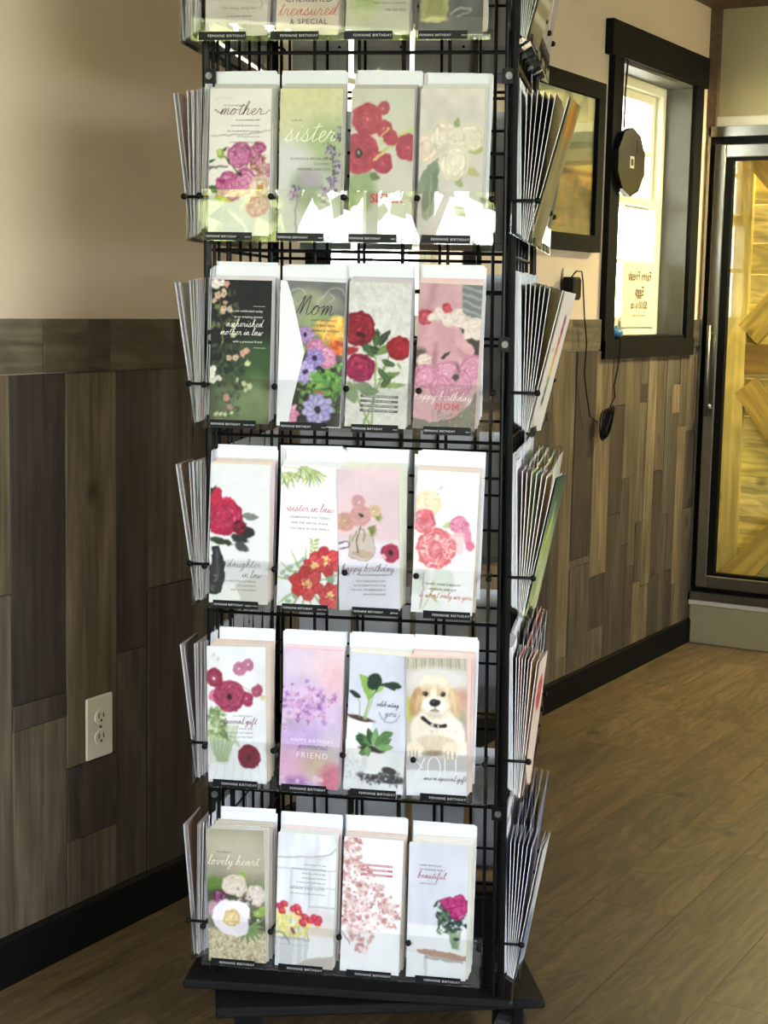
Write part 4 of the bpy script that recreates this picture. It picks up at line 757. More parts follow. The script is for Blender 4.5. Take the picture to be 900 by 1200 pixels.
# end wall: upper panel, kick board, door frame corner post
wall_right = structure('wall_right', [(XB, XB+.15, .55, WY, 1.862, HC), (XB, XB+.15, YD-.15, .55, 0, HC), (XB, XB+.15, .55, WY, 0, .142)], m_olive)
boxobj('trim_1', (XB-.018, XB, .55, WY-.001, .142, .163), m_white, kind='structure', bev=.004)
boxobj('trim_2', (XB-.014, XB, .55, WY-.03, 1.842, 1.878), m_white, kind='structure', bev=.003)
boxobj('trim_3', (XB-.03, XB, WY-.034, WY, 1.842, HC), m_ceil, color=tint(92, 70, 48), kind='structure')
wall_left = structure('wall_left', [(XC-.15, XC, YD-.15, -.35, 0, HC), (XC-.15, XC, 1.55, WY+.15, 0, HC), (XC-.15, XC, -.35, 1.55, 0, 1.06), (XC-.15, XC, -.35, 1.55, 2.18, HC)], m_plaster)
wall_front = structure('wall_front', [(XC-.15, -.7, YD-.15, YD, 0, HC), (2.5, XB+.15, YD-.15, YD, 0, HC), (-.7, 2.5, YD-.15, YD, 0, .8), (-.7, 2.5, YD-.15, YD, 2.2, HC)], m_plaster)
ceiling = structure('ceiling', [(XC-.15, XB+.15, YD-.15, WY+.15, HC+.012, HC+.12)], m_black)
for j in range(34):
    y1 = WY-.145*j
    boxobj('ceiling_board', (XC, XB, max(YD, y1-.143), y1, HC, HC+.012), m_ceil, ceiling, tint(86, 66, 44), bev=.001)

hedge = empty('hedge', (-15.5, -2, -.25), label='low clipped hedge across the lawn behind the camera, seen only in reflections', cat='hedge')
mb = MB(); rs0 = random.Random(3)
for k in range(900):
    c = Vector((rs0.uniform(-.5, .5), rs0.uniform(-9, 9), rs0.uniform(.1, 2.15))); d = Vector((rs0.uniform(-1, 1), rs0.uniform(-1, 1), rs0.uniform(-1, 1))).normalized(); e = d.orthogonal().normalized(); sz = rs0.uniform(.14, .3)
    mb.add([c-d*sz, c+e*sz*.7, c+d*sz, c-e*sz*.7], [(0, 1, 2, 3)])
mk('hedge_leaves', mb.mesh('hedge_leaves', m_leaf), hedge, kind='stuff')

# windows -----------------------------------------------------------
def window(name, x0, x1, z0, z1, casing=True, jm=None):
    """double-hung window in the long wall; frame set back in the reveal"""
    root = empty(name, ((x0+x1)/2, WY, z0), kind='structure'); cx = (x0+x1)/2
    def P(nm, boxes, mat):
        m = MB()
        for b in boxes: m.box(b[0]-cx, b[1]-cx, b[2]-WY, b[3]-WY, b[4]-z0, b[5]-z0)
        return mk(nm, m.mesh(nm, mat), root)
    P('jamb', [(x0, x0+.012, WY-.005, WY+.15, z0, z1), (x1-.012, x1, WY-.005, WY+.15, z0, z1), (x0, x1, WY-.005, WY+.15, z1-.012, z1)], jm or m_jamb)
    P('sill', [(x0-.0, x1+.0, WY-.012, WY+.15, z0, z0+.014)], m_black)
    if casing:
        c = .072
        P('head_casing', [(x0-c-.035, x1+c+.025, WY-.026, WY, z1-.002, z1+.1)], m_black)
        P('side_casing', [(x0-c, x0+.004, WY-.02, WY, z0-.05, z1)], m_black); P('side_casing', [(x1-.004, x1+c, WY-.02, WY, z0-.05, z1)], m_black)
        P('apron', [(x0-c, x1+c, WY-.024, WY, z0-.055, z0+.002)], m_black)
    ya, yb_ = WY+.085, WY+.135; zi0, zi1 = z0+.014, z1-.012; xi0, xi1 = x0+.012, x1-.012; zm = zi0+.52*(zi1-zi0)
    f = P('window_frame', [(xi0, xi0+.03, ya, yb_, zi0, zi1), (xi1-.03, xi1, ya, yb_, zi0, zi1), (xi0+.03, xi1-.03, ya, yb_, zi1-.03, zi1), (xi0+.03, xi1-.03, ya, yb_, zi0, zi0+.026)], m_winframe)
    for nm, a, b, yy in (('upper_sash', zm-.012, zi1-.03, WY+.112), ('lower_sash', zi0+.026, zm+.024, WY+.088)):
        s = .028; xa, xb_ = xi0+.03, xi1-.03
        P(nm, [(xa, xa+s, yy, yy+.022, a, b), (xb_-s, xb_, yy, yy+.022, a, b), (xa+s, xb_-s, yy, yy+.022, b-s, b), (xa+s, xb_-s, yy, yy+.022, a, a+s+.006)], m_winframe)
        P('muntin', [(xa+s, xb_-s, yy+.006, yy+.016, (a+b)/2-.007, (a+b)/2+.007)], m_winframe)
        P('muntin', [((xa+xb_)/2-.006, (xa+xb_)/2+.006, yy+.0065, yy+.0155, a+s, b-s)], m_winframe)
        P('pane', [(xa+s, xb_-s, yy+.0095, yy+.0125, a+s, b-s)], m_glass)
    return root
window('window_1', W1[0], W1[1], *WZ, jm=m_plaster)
window('window_2', W2[0], W2[1], *WZ)
def bigwindow(name, axis, at, a0, a1, z0, z1, n):
    """picture window with n lights in one of the walls behind the camera"""
    root = empty(name, kind='structure')
    root.location = (at, (a0+a1)/2, z0) if axis == 'x' else ((a0+a1)/2, at, z0); c = (a0+a1)/2
    def P(nm, boxes, mat):
        m = MB()
        for u0, u1, w0, w1, q0, q1 in boxes:
            if axis == 'x': m.box(w0, w1, u0-c, u1-c, q0-z0, q1-z0)
            else: m.box(u0-c, u1-c, w0, w1, q0-z0, q1-z0)
        mk(nm, m.mesh(nm, mat), root)
    P('window_frame', [(a0, a0+.05, -.1, -.03, z0, z1), (a1-.05, a1, -.1, -.03, z0, z1), (a0+.05, a1-.05, -.1, -.03, z0, z0+.05), (a0+.05, a1-.05, -.1, -.03, z1-.05, z1)], m_winframe)
    for i in range(1, n): u = a0+(a1-a0)*i/n; P('mullion', [(u-.02, u+.02, -.095, -.035, z0+.05, z1-.05)], m_winframe)
    P('casing', [(a0-.07, a0, 0, .02, z0-.07, z1+.1), (a1, a1+.07, 0, .02, z0-.07, z1+.1), (a0, a1, 0, .02, z1, z1+.06), (a0, a1, 0, .02, z0-.07, z0)], m_black)
    P('pane', [(a0+.05, a1-.05, -.067, -.063, z0+.05, z1-.05)], m_glass)
bigwindow('window_3', 'x', XC, -.35, 1.55, 1.06, 2.18, 2)
bigwindow('added_window', 'y', YD, -.7, 2.5, .8, 2.2, 3)  # unseen window, added and widened to brighten the long wall

# cooler doorway in the end wall ------------------------------------
door = empty('door_1', (XB, 1.24, .163), kind='structure')
def D(nm, boxes, mat, bev=0):
    m = MB()
    for x0, x1, y0, y1, z0, z1 in boxes: (m.bbox if bev else m.box)(x0-XB, x1-XB, y0-1.24, y1-1.24, z0-.163, z1-.163, *([bev] if bev else []))
    return mk(nm, m.mesh(nm, mat), door)
y0d, y1d, z0d, z1d = .56, WY-.012, .163, 1.842
D('outer_frame', [(XB-.03, XB+.1, y1d-.008, y1d, z0d, z1d), (XB-.03, XB+.1, y0d, y0d+.008, z0d, z1d), (XB-.03, XB+.1, y0d, y1d, z0d, z0d+.03), (XB-.03, XB+.1, y0d, y1d, z1d-.034, z1d)], m_steel)
D('jamb', [(XB-.012, XB+.02, y1d, WY, z0d, z1d)], m_plaster)
D('gasket', [(XB-.014, XB+.06, y1d-.028, y1d-.008, z0d+.03, z1d-.034), (XB-.014, XB+.06, y0d+.028, y1d-.028, z1d-.062, z1d-.034), (XB-.014, XB+.06, y0d+.028, y1d-.028, z0d+.03, z0d+.05)], m_gasket)
ya, yb2, za, zb = y0d+.03, y1d-.028, z0d+.05, z1d-.062
D('door_leaf', [(XB-.04, XB-.002, yb2-.04, yb2, za, zb), (XB-.04, XB-.002, ya, ya+.045, za, zb), (XB-.04, XB-.002, ya+.045, yb2-.04, zb-.045, zb), (XB-.04, XB-.002, ya+.045, yb2-.04, za, za+.045)], m_steel, .003)
D('glass_gasket', [(XB-.034, XB-.006, yb2-.066, yb2-.04, za+.045, zb-.045), (XB-.034, XB-.006, ya+.045, yb2-.066, zb-.056, zb-.045), (XB-.034, XB-.006, ya+.045, yb2-.066, za+.045, za+.056)], m_gasket)
D('door_glass', [(XB-.022, XB-.018, ya+.045, yb2-.066, za+.056, zb-.056)], m_cooler)
mb = MB(); hy = yb2-.018-1.24
mb.tube((-.068, hy, .67), (-.068, hy, .99), .008, 12); mb.tube((-.068, hy, .70), (-.036, hy, .70), .007, 10); mb.tube((-.068, hy, .96), (-.036, hy, .96), .007, 10)
mb.tube((-.046, hy, .70), (-.038, hy, .70), .014, 12)
mk('door_handle', mb.mesh('door_handle', m_metal, smooth=True), door)

# inside the cooler: rough pine partition with braces, and its tube lamp
boxes = [(XB+.15, XB+1.15, .35, .40, .0, 2.24), (XB+.15, XB+1.15, 1.98, 2.03, 0, 2.24), (XB+.15, XB+1.15, .35, 2.03, 2.2, 2.24), (XB+1.1, XB+1.15, .35, 2.03, 0, 2.24)]
mb = MB(); [mb.box(*b) for b in boxes]; mk('wall_inner', mb.mesh('wall_inner', plain('cooler liner', (196, 186, 130), .6)), kind='structure')
bx = XB+.30
barn = empty('braced_pine_panel', (bx, 1.2, .0), label='rough pine board panel with diagonal braces behind the glass cooler door', cat='panel')
def BP(nm, m, mat, col): return mk(nm, m.mesh(nm, mat), barn, color=tint(*col))
z = .06; k = 0
while z < 2.1:
    h = [.115, .14, .125, .15, .11][k % 5]; m = MB(); m.bbox(.0, .02+.004*(k % 3), -.75, .77, -h/2+.002, h/2-.002, .0)
    o = BP('board', m, m_pine_y, [(236, 216, 130), (242, 224, 144), (230, 206, 120), (240, 220, 148)][k % 4]); o.location = (0.02, 0, z+h/2); z += h; k += 1
def brace(p, q, w, nm, col, t=.03, off=0):
    (y0, z0_), (y1, z1_) = p, q; L = math.hypot(y1-y0, z1_-z0_); m = MB(); m.bbox(-t-off, 0-off, -w/2, w/2, -L/2, L/2, .0)
    o = BP(nm, m, m_pine_z, col); o.location = (.02, (y0+y1)/2-1.2, (z0_+z1_)/2); o.rotation_euler = (-math.atan2(y1-y0, z1_-z0_), 0, 0)
brace((1.885, .06), (1.885, 2.1), .075, 'post', (222, 200, 124)); brace((.6, .06), (.6, 2.1), .09, 'post', (222, 200, 124))
brace((1.85, 1.03), (.65, 1.03), .11, 'rail', (150, 118, 60), .028)
brace((1.84, .93), (1.2, .12), .10, 'brace', (190, 160, 84), .03, .001); brace((1.86, .18), (1.2, .96), .10, 'brace', (196, 168, 88), .026, .031)
brace((1.84, 1.12), (1.2, 1.86), .10, 'brace', (200, 172, 90), .03, .001); brace((1.86, 1.80), (1.2, 1.1), .10, 'brace', (184, 156, 80), .026, .031)
lamp = empty('tube_lamp', (XB+.14, 1.25, 2.05), label='fluorescent tube lamp inside the cooler above the door', cat='lamp')
mb = MB(); mb.box(-.03, .03, -.55, .55, .03, .07); mk('lamp_housing', mb.mesh('lamp_housing', m_white), lamp)
mt, tt, pp = newmat('lit lamp tube'); pp.inputs['Emission Color'].default_value = (1, .86, .42, 1); pp.inputs['Emission Strength'].default_value = 30
mb = MB(); mb.tube((0, -.5, 0), (0, .5, 0), .013, 10); mk('lamp_tube', mb.mesh('lamp_tube', mt), lamp)
ld = bpy.data.lights.new('tube_lamp_light', 'AREA'); ld.shape = 'RECTANGLE'; ld.size = 1.0; ld.size_y = .05; ld.energy = 75; ld.color = (1, .88, .46)
lo = bpy.data.objects.new('tube_lamp_light', ld); COL.objects.link(lo); lo.location = (XB+.14, 1.25, 2.02); lo.rotation_euler = Vector((.12, .05, -1)).to_track_quat('-Z', 'X').to_euler()

# things on the long wall -------------------------------------------
def outlet(loc, label, plugged=False):
    r = empty('wall_outlet', loc, label=label, cat='outlet')
    m = MB(); m.bbox(-.037, .037, -.006, 0, -.059, .059, .0022); mk('cover_plate', m.mesh('cover_plate', m_ivory), r)
    for s in (1, -1):
        m = MB(); pts = [(.0165*math.cos(t), .0145*math.sin(t)) for t in np.linspace(0, 2*PI, 17)[:-1]]; m.prism([(a, -b) for a, b in pts][::-1], .0055, .0085, RX(PI/2)); 
        so = mk('socket', m.mesh('socket', m_ivory), r); so.location = (0, 0, s*.0195)
        m = MB(); m.box(-.0075, -.0055, -.0092, -.0084, -.002, .008); m.box(.0055, .0075, -.0092, -.0084, -.002, .0065); m.tube((0, -.0084, -.007), (0, -.0092, -.007), .0026, 8); mk('slots', m.mesh('slots', m_slot), so)
    m = MB(); m.tube((0, -.006, 0), (0, -.0078, 0), .003, 8); mk('screw', m.mesh('screw', m_metal), r)
    return r
outlet((2.27, WY-.013, .418), 'ivory double power outlet on the plank wall left of the card rack')
outlet((4.39, WY-.001, 1.262), 'ivory power outlet beside the window with a black adapter plugged in')
ad = empty('power_adapter', (4.36, WY-.008, 1.262), label='black power adapter plugged into the outlet under the framed picture', cat='adapter')
m = MB(); m.bbox(-.026, .026, -.042, 0, -.033, .033, .005); mk('adapter_body', m.mesh('adapter_body', m_plast), ad)
m = MB(); pts = [(.0, -.02, .033), (.01, -.03, .05), (.05, -.03, .05), (.085, -.02, .02), (.11, -.018, -.08), (.13, -.02, -.16), (.12, -.02, -.25), (.15, -.02, -.33), (.17, -.022, -.38), (.21, -.03, -.40)]
m.path([Vector(p) for p in pts], .0022); mk('cord', m.mesh('cord', m_plast), ad)
ch = empty('hanging_cord', (4.70, WY-.014, 0), label='black cord with coiled clump hanging down the planks below the window sill', cat='cord')
m = MB(); pts = [(.04, -.02, 1.115), (.035, -.024, 1.09), (.03, -.02, 1.02), (.01, -.018, .97), (.02, -.018, .93), (-.01, -.018, .91), (-.04, -.02, .885)]
m.path(pts, .0022); mk('cord', m.mesh('cord', m_plast), ch)
m = MB()
for k in range(5):
    P = []
    for i in range(21):
        t = 2*PI*i/20; P.append((-.075+.028*math.cos(t)*math.cos(.5)+.012*math.sin(t)*(k-2)*.5+.004*k, -.022-.004*k, .855+.042*math.sin(t)+.02*math.cos(t)+.003*(k-2)))
    m.path(P, .0026)
m.tube((-.09, -.03, .83), (-.055, -.03, .882), .011, 8); mk('coiled_clump', m.mesh('coiled_clump', m_plast), ch)
bd = empty('suction_holder', (4.775, WY-.006, 1.119), label='small blue plastic holder at the left end of the window sill', cat='holder')
m = MB(); m.ball((0, 0, .012), .028, sc=(1, .8, .5)); m.tube((0, 0, .02), (0, 0, .034), .007, 8, r2=.004); mk('holder_body', m.mesh('holder_body', m_blue, smooth=True), bd)
# round black plaque
pq = empty('round_plaque', (4.765, WY-.03, 1.655), label='black round plaque with a small white sticker hanging at the window', cat='plaque')
m = MB(); n = 10; m.prism([(.115*math.cos(2*PI*i/n+.31), .105*math.sin(2*PI*i/n+.31)) for i in range(n)], -.010, .010, RX(PI/2)); mk('plaque_disc', m.mesh('plaque_disc', m_plast), pq)
m = MB(); m.box(-.016, .016, -.0112, -.0102, -.018, .018); mk('sticker', m.mesh('sticker', m_white), pq)
m = MB(); m.box(-.009, .009, -.0117, -.0113, -.010, .010); mk('sticker_mark', m.mesh('sticker_mark', m_strip), pq)
m = MB(); m.path([(-.05, 0, .10), (-.052, .0, .2), (-.04, 0, .305)], .003); mk('hanging_loop', m.mesh('hanging_loop', m_plast), pq)
m = MB(); m.box(.035, .04, -.0116, -.0102, .03, .07); mk('scuff_mark', m.mesh('scuff_mark', m_board), pq)
# paper sign, read from behind, on the lower sash
sg = empty('paper_sign', (5.175, WY+.079, 1.145), label='paper farm fresh eggs sign facing out through the window, seen mirrored', cat='sign')
m = MB(); K = 8
for i in range(K):
    a = [(-.155+.31*i/K, .003*math.sin(PI*i/K)-.002), (-.155+.31*(i+1)/K, .003*math.sin(PI*(i+1)/K)-.002)]
    m.add([(a[0][0], a[0][1], 0), (a[1][0], a[1][1], 0), (a[1][0], a[1][1], .215), (a[0][0], a[0][1], .215), (a[0][0], a[0][1]+.001, 0), (a[1][0], a[1][1]+.001, 0), (a[1][0], a[1][1]+.001, .215), (a[0][0], a[0][1]+.001, .215)], [(0, 1, 2, 3), (7, 6, 5, 4), (3, 2, 6, 7), (4, 5, 1, 0)])
mk('paper_sheet', m.mesh('paper_sheet', m_sign), sg)
m = MB()
for s, sz, zz in (('Farm Fresh', .046, .155), ('Eggs', .046, .105), ('$3.00 a dz', .036, .062), ('Brown and free range', .013, .036)): text_into(m, s, sz, 0, zz, y=-.0035)
m.v = [(-x, y, z) for x, y, z in m.v]; mk('lettering', m.mesh('lettering', m_ink), sg)
# framed picture
pic = empty('framed_picture', (4.285, WY-.002, 1.372), label='black framed rustic painting hanging between the two windows', cat='picture')
m = MB(); a, b, w = -.285, .285, .048
for bxs in ((a, a+w, 0, .495), (b-w, b, 0, .495), (a+w, b-w, 0, w), (a+w, b-w, .495-w, .495)): m.box(bxs[0], bxs[1], -.026, 0, bxs[2], bxs[3])
mk('picture_frame', m.mesh('picture_frame', m_black), pic)
A = Art(5, S=90, H=.86, top=(176, 176, 140), bot=(150, 140, 110)); A.noise(3, 3, .12)
A.ell(.62, .2, .22, .16, .2, (120, 126, 104), .8, .03); A.leaf(.52, .42, .5, -1.4, .09, (96, 104, 90)); A.leaf(.7, .4, .45, -1.2, .1, (110, 116, 96)); A.ell(.85, .3, .2, .2, 0, (150, 150, 110), .8, .06); A.rect(0, 1, .34, .40, (120, 110, 84), .8, .02)
A.ell(.8, .42, .3, .09, 0, (170, 146, 84), .9, .04); A.rect(.3, 1, .46, .49, (90, 48, 34)); A.rect(.2, 1, .5, .545, (170, 112, 66)); A.rect(.2, 1, .56, .9, (96, 66, 46), 1, .01)
A.specks(.2, 1, .56, .9, 160, .035, [(70, 48, 36), (126, 90, 62), (60, 40, 34), (140, 104, 74), (84, 60, 46)], .7, 1.4); A.rect(.66, .73, .62, .78, (48, 32, 40)); A.ell(.76, .61, .012, .012, 0, (190, 40, 50)); A.rect(0, 1, .82, .9, (80, 74, 50), .9, .03)
pa = A.mesh(.474, .4); o = mk('painting', pa, pic); o.location = (0, -.012, .047)
m = MB(); m.box(-.237, .237, -.018, -.0165, .047, .447); mk('picture_glass', m.mesh('picture_glass', m_glass), pic)
m = MB(); m.box(-.237, .237, -.011, -.004, .047, .447); mk('backing', m.mesh('backing', m_board), pic)

# ================================================================== OUTSIDE
g = MB(); g.box(-40, -3.2, -30, 30, -.35, -.25); g.box(-3.2, 12, 4.6, 40, -.35, -.25); g.box(-3.2, XB+20, -30, -3.2, -.35, -.25)
mk('ground', g.mesh('ground', m_grass), kind='structure')
mk('gravel_drive', (lambda m: (m.box(-12, -6.5, -20, 20, -.25, -.23), m.mesh('gravel_drive', m_gravel))[1])(MB()), kind='structure')
porch = empty('porch', (4.6, 3.2, 0), label='white boarded porch outside the long wall windows', cat='porch')
m = MB(); m.box(-3, 4.4, -1.1, 1.2, -.3, -.02); mk('deck', m.mesh('deck', m_gravel), porch)
for j in range(15):
    m = MB(); m.bbox(-3, 4.4, -.074, .074, 0, .02, .002); o = mk('ceiling_board', m.mesh('porch_board', m_slatew), porch); o.location = (0, -1.02+.15*j, 2.32)
m = MB(); m.box(-3, 4.4, 1.05, 1.17, 2.08, 2.32); mk('beam', m.mesh('beam', m_slatew), porch)
for x in (-2.2, .6, 2.55, 4.1):
    m = MB(); m.box(x-.06, x+.06, 1.05, 1.17, -.02, 2.08); m.box(x-.08, x+.08, 1.03, 1.19, -.02, .12); mk('post', m.mesh('post', m_slatew), porch)
def tree(x, y, h, r, seed, label):
    rs = random.Random(seed); t = empty('tree', (x, y, -.25), label=label, cat='tree', group='trees around the building')
    m = MB(); m.tube((0, 0, 0), (0, 0, h*.6), .16, 8, r2=.09)
    for k in range(5): an = rs.random()*6.28; m.tube((0, 0, h*.4), (r*.5*math.cos(an), r*.5*math.sin(an), h*(.6+.25*rs.random())), .07, 6, r2=.02)
    mk('trunk', m.mesh('trunk', m_bark), t)
    m = MB()
    for k in range(420):
        th = rs.random()*6.28; ph = math.acos(rs.uniform(-.7, 1)); q = r*(.45+.55*rs.random()**.5); c = Vector((q*math.sin(ph)*math.cos(th), q*math.sin(ph)*math.sin(th), h*.68+q*.85*math.cos(ph)))
        s = .11+.16*rs.random(); d1 = Vector((rs.uniform(-1, 1), rs.uniform(-1, 1), rs.uniform(-1, 1))).normalized(); d2 = d1.orthogonal().normalized(); d3 = d1.cross(d2)
        m.add([c-d2*s, c+d3*s*.6+d1*.04, c+d2*s, c-d3*s*.6-d1*.04, c+d1*.12], [(0, 1, 4), (1, 2, 4), (2, 3, 4), (3, 0, 4), (3, 2, 1, 0)])
    mk('foliage', m.mesh('foliage', m_leaf), t, kind='stuff')
for i, (x, y, h, r) in enumerate(((5.2, 9.0, 4.2, 1.5), (8.6, 9.0, 5, 1.6), (12.4, 9.6, 5.5, 1.9), (8.4, 15.5, 6, 2.2), (16.8, 11, 6, 2.1), (3.4, 15, 5, 1.8))):
    tree(x, y, h, r, i, 'green tree seen bright through the windows in the long wall')
for i, (x, y, h, r) in enumerate(((-9, .7, 2.6, 1.05), (-24, -8.5, 3.0, 1.5), (-14, 5.4, 3.6, 1.8), (-13, -.9, 5.4, 1.7), (-19.5, -4.0, 5.8, 2.1), (-12, -7.5, 3.2, 1.5), (-22, .5, 7.4, 2.2))):
    tree(x, y, h, r, 20+i, 'green tree standing on the lawn behind the camera, seen only in reflections')

# ================================================================== THE CARD RACK
RC = (2.3307, 1.3428); RA = math.radians(-68.979)
RM = T(RC[0], RC[1], 0) @ RZ(RA)
ZL = [1.593, 1.2995, 1.0160, .7352, .448, .1525]            # lip-bottom height of each tier
DX = [-.022, -.010, -.001, .0018, .004, .003]                # the frame leans a little to the left towards its top
def lean(z): return .006-.0175*(z-.15)/1.15
GY, LY = -.226, -.262                                        # grid plane and lip plane of a face (face faces -Y)
rack = empty('card_display_rack', (RC[0], RC[1], 0), RA, label='tall black wire spinner rack with clear tiered pockets full of greeting cards', cat='rack')
def RP(name, me, k=0, M=None, parent=rack, **kw):
    o = mk(name, me, **kw); o.parent = parent; o.matrix_local = RZ(k*PI/2) @ (M or Matrix()); return o
# base boards and casters
def board(z0, z1, ang, name):
    m = MB(); m.bbox(-.2635, .2635, -.2635, .2635, z0, z1, .003); o = mk(name, m.mesh(name, m_board), rack); o.rotation_euler = (0, 0, ang); o.location = (-.016, 0, 0); return o
board(.116, .130, math.radians(2.9), 'turning_board'); board(.092, .108, math.radians(15.6), 'base_board')
m = MB(); m.tube((0, 0, .104), (0, 0, .120), .12, 24); mk('turntable_bearing', m.mesh('turntable_bearing', m_metal), rack)
for sx in (1, -1):
    for sy in (1, -1):
        v = RZ(math.radians(15.6)) @ Vector((sx*.213, sy*.213, 0)); v.x -= .016; fk = MB()
        fk.tube((0, 0, .092), (0, 0, .080), .022, 12); fk.box(-.020, -.016, -.018, .016, .036, .084); fk.box(.016, .020, -.018, .016, .036, .084)
        c = mk('caster', fk.mesh('caster_fork', m_plast), rack); c.location = (v.x, v.y, 0); c.rotation_euler = (0, 0, .5*sx+.9*sy)
        w = MB(); w.tube((-.014, .008, .033), (.014, .008, .033), .033, 20); w.tube((-.0155, .008, .033), (.0155, .008, .033), .024, 16)
        mk('wheel', w.mesh('caster_wheel', m_rubber), c)
# corner posts, wire panels
ZT = 1.86
def slanted(m):
    m.v = [(x+lean(z), y, z) for x, y, z in m.v]; return m
for sx in (1, -1):
    for sy in (1, -1):
        m = MB(); m.tube((sx*.2335, sy*.2335, .130), (sx*.2335, sy*.2335, ZT), .0060, 10); m.tube((sx*.222, sy*.235, .130), (sx*.222, sy*.235, ZT), .003, 8); m.tube((sx*.235, sy*.222, .130), (sx*.235, sy*.222, ZT), .003, 8)
        RP('corner_post', slanted(m).mesh('corner_post', m_wire))
        for z in (.43, 1.154, 1.545):
            m = MB(); m.box(sx*.224-.008, sx*.224+.008, sy*.241-.002, sy*.241+.002, z-.011, z+.011); RP('post_clamp', slanted(m).mesh('post_clamp', m_wire))
            m = MB(); m.tube((sx*.226, sy*.241, z), (sx*.226, sy*.247, z), .0052, 10); m.tube((sx*.226, sy*.246, z), (sx*.226, sy*.249, z), .003, 6); RP('bolt', slanted(m).mesh('bolt', m_metal))
for k in range(4):
    R4 = RZ(k*PI/2)
    def wire(nm, p, q, r):
        m = MB(); m.tube(R4 @ Vector(p), R4 @ Vector(q), r, 6); o = mk(nm, slanted(m).mesh(nm, m_wire)); o.parent = rack
    for i in range(7): x = -.204+.068*i; wire('upright_wire', (x, GY+.003, .135), (x, GY+.003, ZT), .0028)
    for tier in range(6):
        wire('cross_wire', (-.225, GY-.001, ZL[tier]-.012), (.225, GY-.001, ZL[tier]-.012), .0028)
        wire('cross_wire', (-.225, GY-.001, ZL[tier]+.135), (.225, GY-.001, ZL[tier]+.135), .0024)
        wire('cross_wire', (-.225, GY-.001, ZL[tier]+.215), (.225, GY-.001, ZL[tier]+.215), .0024)
# clear trays with divider pins and label strips
m = MB()
W_ = .224
m.box(-W_, W_, LY-.0015, LY, 0, .077)                                         # front lip
m.prism([(-W_, 0), (W_, 0), (W_, .0015), (-W_, .0015)], 0, .041, Matrix(((1, 0, 0, 0), (0, 0, .875, LY), (0, 1, .484, 0), (0, 0, 0, 1))))   # sloping floor
m.box(-W_, W_, GY-.0045, GY-.003, .019, .068)                                 # back flange
tray_me = m.mesh('tray', m_acr)
pin = MB(); pin.tube((0, GY-.002, .0665), (0, LY-.003, .0665), .0023, 8); pin.ball((0, LY-.006, .0665), .0050); pin_me = pin.mesh('divider_pin', m_wire, smooth=True)
st = MB(); st.box(-.036, .036, LY-.0026, LY-.0017, .0015, .0135); strip_me = st.mesh('label_strip', m_strip)
txt_cache = {}
def strip_text(s):
    if s not in txt_cache:
        m = MB(); text_into(m, 'FEMININE BIRTHDAY', .0046 if s else .0052, -.0345 if s else -.022, .0055, LY-.0029, align='L', track=.05 if s else .10); 
        if s: text_into(m, s, .0034, .0345, .0058, LY-.0029, align='R', shear=.2, sx=.9)
        txt_cache[s] = m.mesh('strip_lettering', m_labtext)
    return txt_cache[s]
OFF = -.018                                                  # every tray sits a little left on its face, pinwheel fashion
OFFK = [OFF, OFF, 0, .028]
UC = [-.166+OFF, -.056+OFF, .054+OFF, .164+OFF]
SUB = [['', '', '', 'friend'], ['mother', 'sister', 'sister', ''], ['mother in law', 'mom', 'mom', 'mom'], ['daughter in law', 'sister in law', 'girlfriend', ''], ['', '', '', ''], ['', '', '', '']]
for k in range(4):
    for r in range(6):
        t = RP('clear_tray', tray_me, k); t.matrix_local = T(DX[r], 0, ZL[r]) @ RZ(k*PI/2) @ T(OFFK[k], 0, 0)
        for a in (-.222, -.111, 0, .111, .222):
            p = mk('divider_pin', pin_me); p.parent = t; p.location = (a*.995, 0, 0)
        for c in range(4):
            if k == 2: continue
            p = mk('label_strip', strip_me); p.parent = t; p.location = (UC[c]-OFF-.010+(.004 if r > 2 else 0), 0, 0)
            if k == 0:
                q = mk('strip_lettering', strip_text(SUB[r][c])); q.parent = t; q.location = p.location

# ------------------------------------------------------------------ cards and envelopes
CW, CH = .0940, .2175
def card_mesh(gap, w=CW, h=CH, open_=0.0, curl=0.0):
    """folded card: front leaf in the XZ plane, back leaf hinged at the left edge; slots: paper, printed stock"""
    m = MB(); n = 5; t = .00045
    def leaf(f, mi_out):
        o = len(m.v)
        for z in (0, h):
            for i in range(n+1):
                x = -w/2+w*i/n; y = f(i/n)
                m.v += [(x, y, z), (x, y+t, z)]
        N2 = 2*(n+1)
        for i in range(n):
            a = o+2*i; b = a+2; c = a+N2; d = b+N2
            m.f += [(a, b, d, c), (b+1, a+1, c+1, d+1), (a, a+1, b+1, b), (c, d, d+1, c+1)]; m.mi += [mi_out, 0 if mi_out else 1, 0, 0]
        a = o; c = o+N2; m.f.append((a, c, c+1, a+1)); m.mi.append(0)
        a = o+2*n; c = a+N2; m.f.append((a, a+1, c+1, c)); m.mi.append(0)
    leaf(lambda u: -curl*u*u-open_*u, 1)
    leaf(lambda u: t+gap*u**.8, 0)
    return m.mesh('card_body', m_paper, m_cardprint)
body_front = card_mesh(.0022)
bodies = [card_mesh(.0012), card_mesh(.0022), card_mesh(.0032), card_mesh(.0045, curl=.0015)]
def env_mesh():
    m = MB(); w, h, t = .0975, .2270, .0009
    m.bbox(-w/2, w/2, 0, t, 0, h, .0003); 
    m.add([(-w/2, t+.0001, h*.02), (-w/2, t+.0001, h*.98), (-w/2+.03, t+.0003, h*.5)], [(0, 1, 2)])
    m.box(-w/2, -w/2+.0012, -.0004, 0, 0, h); return m.mesh('envelope', m_env)
env_me = env_mesh()
def zbase(b): return .0026+.0200*(.037-b)/.037
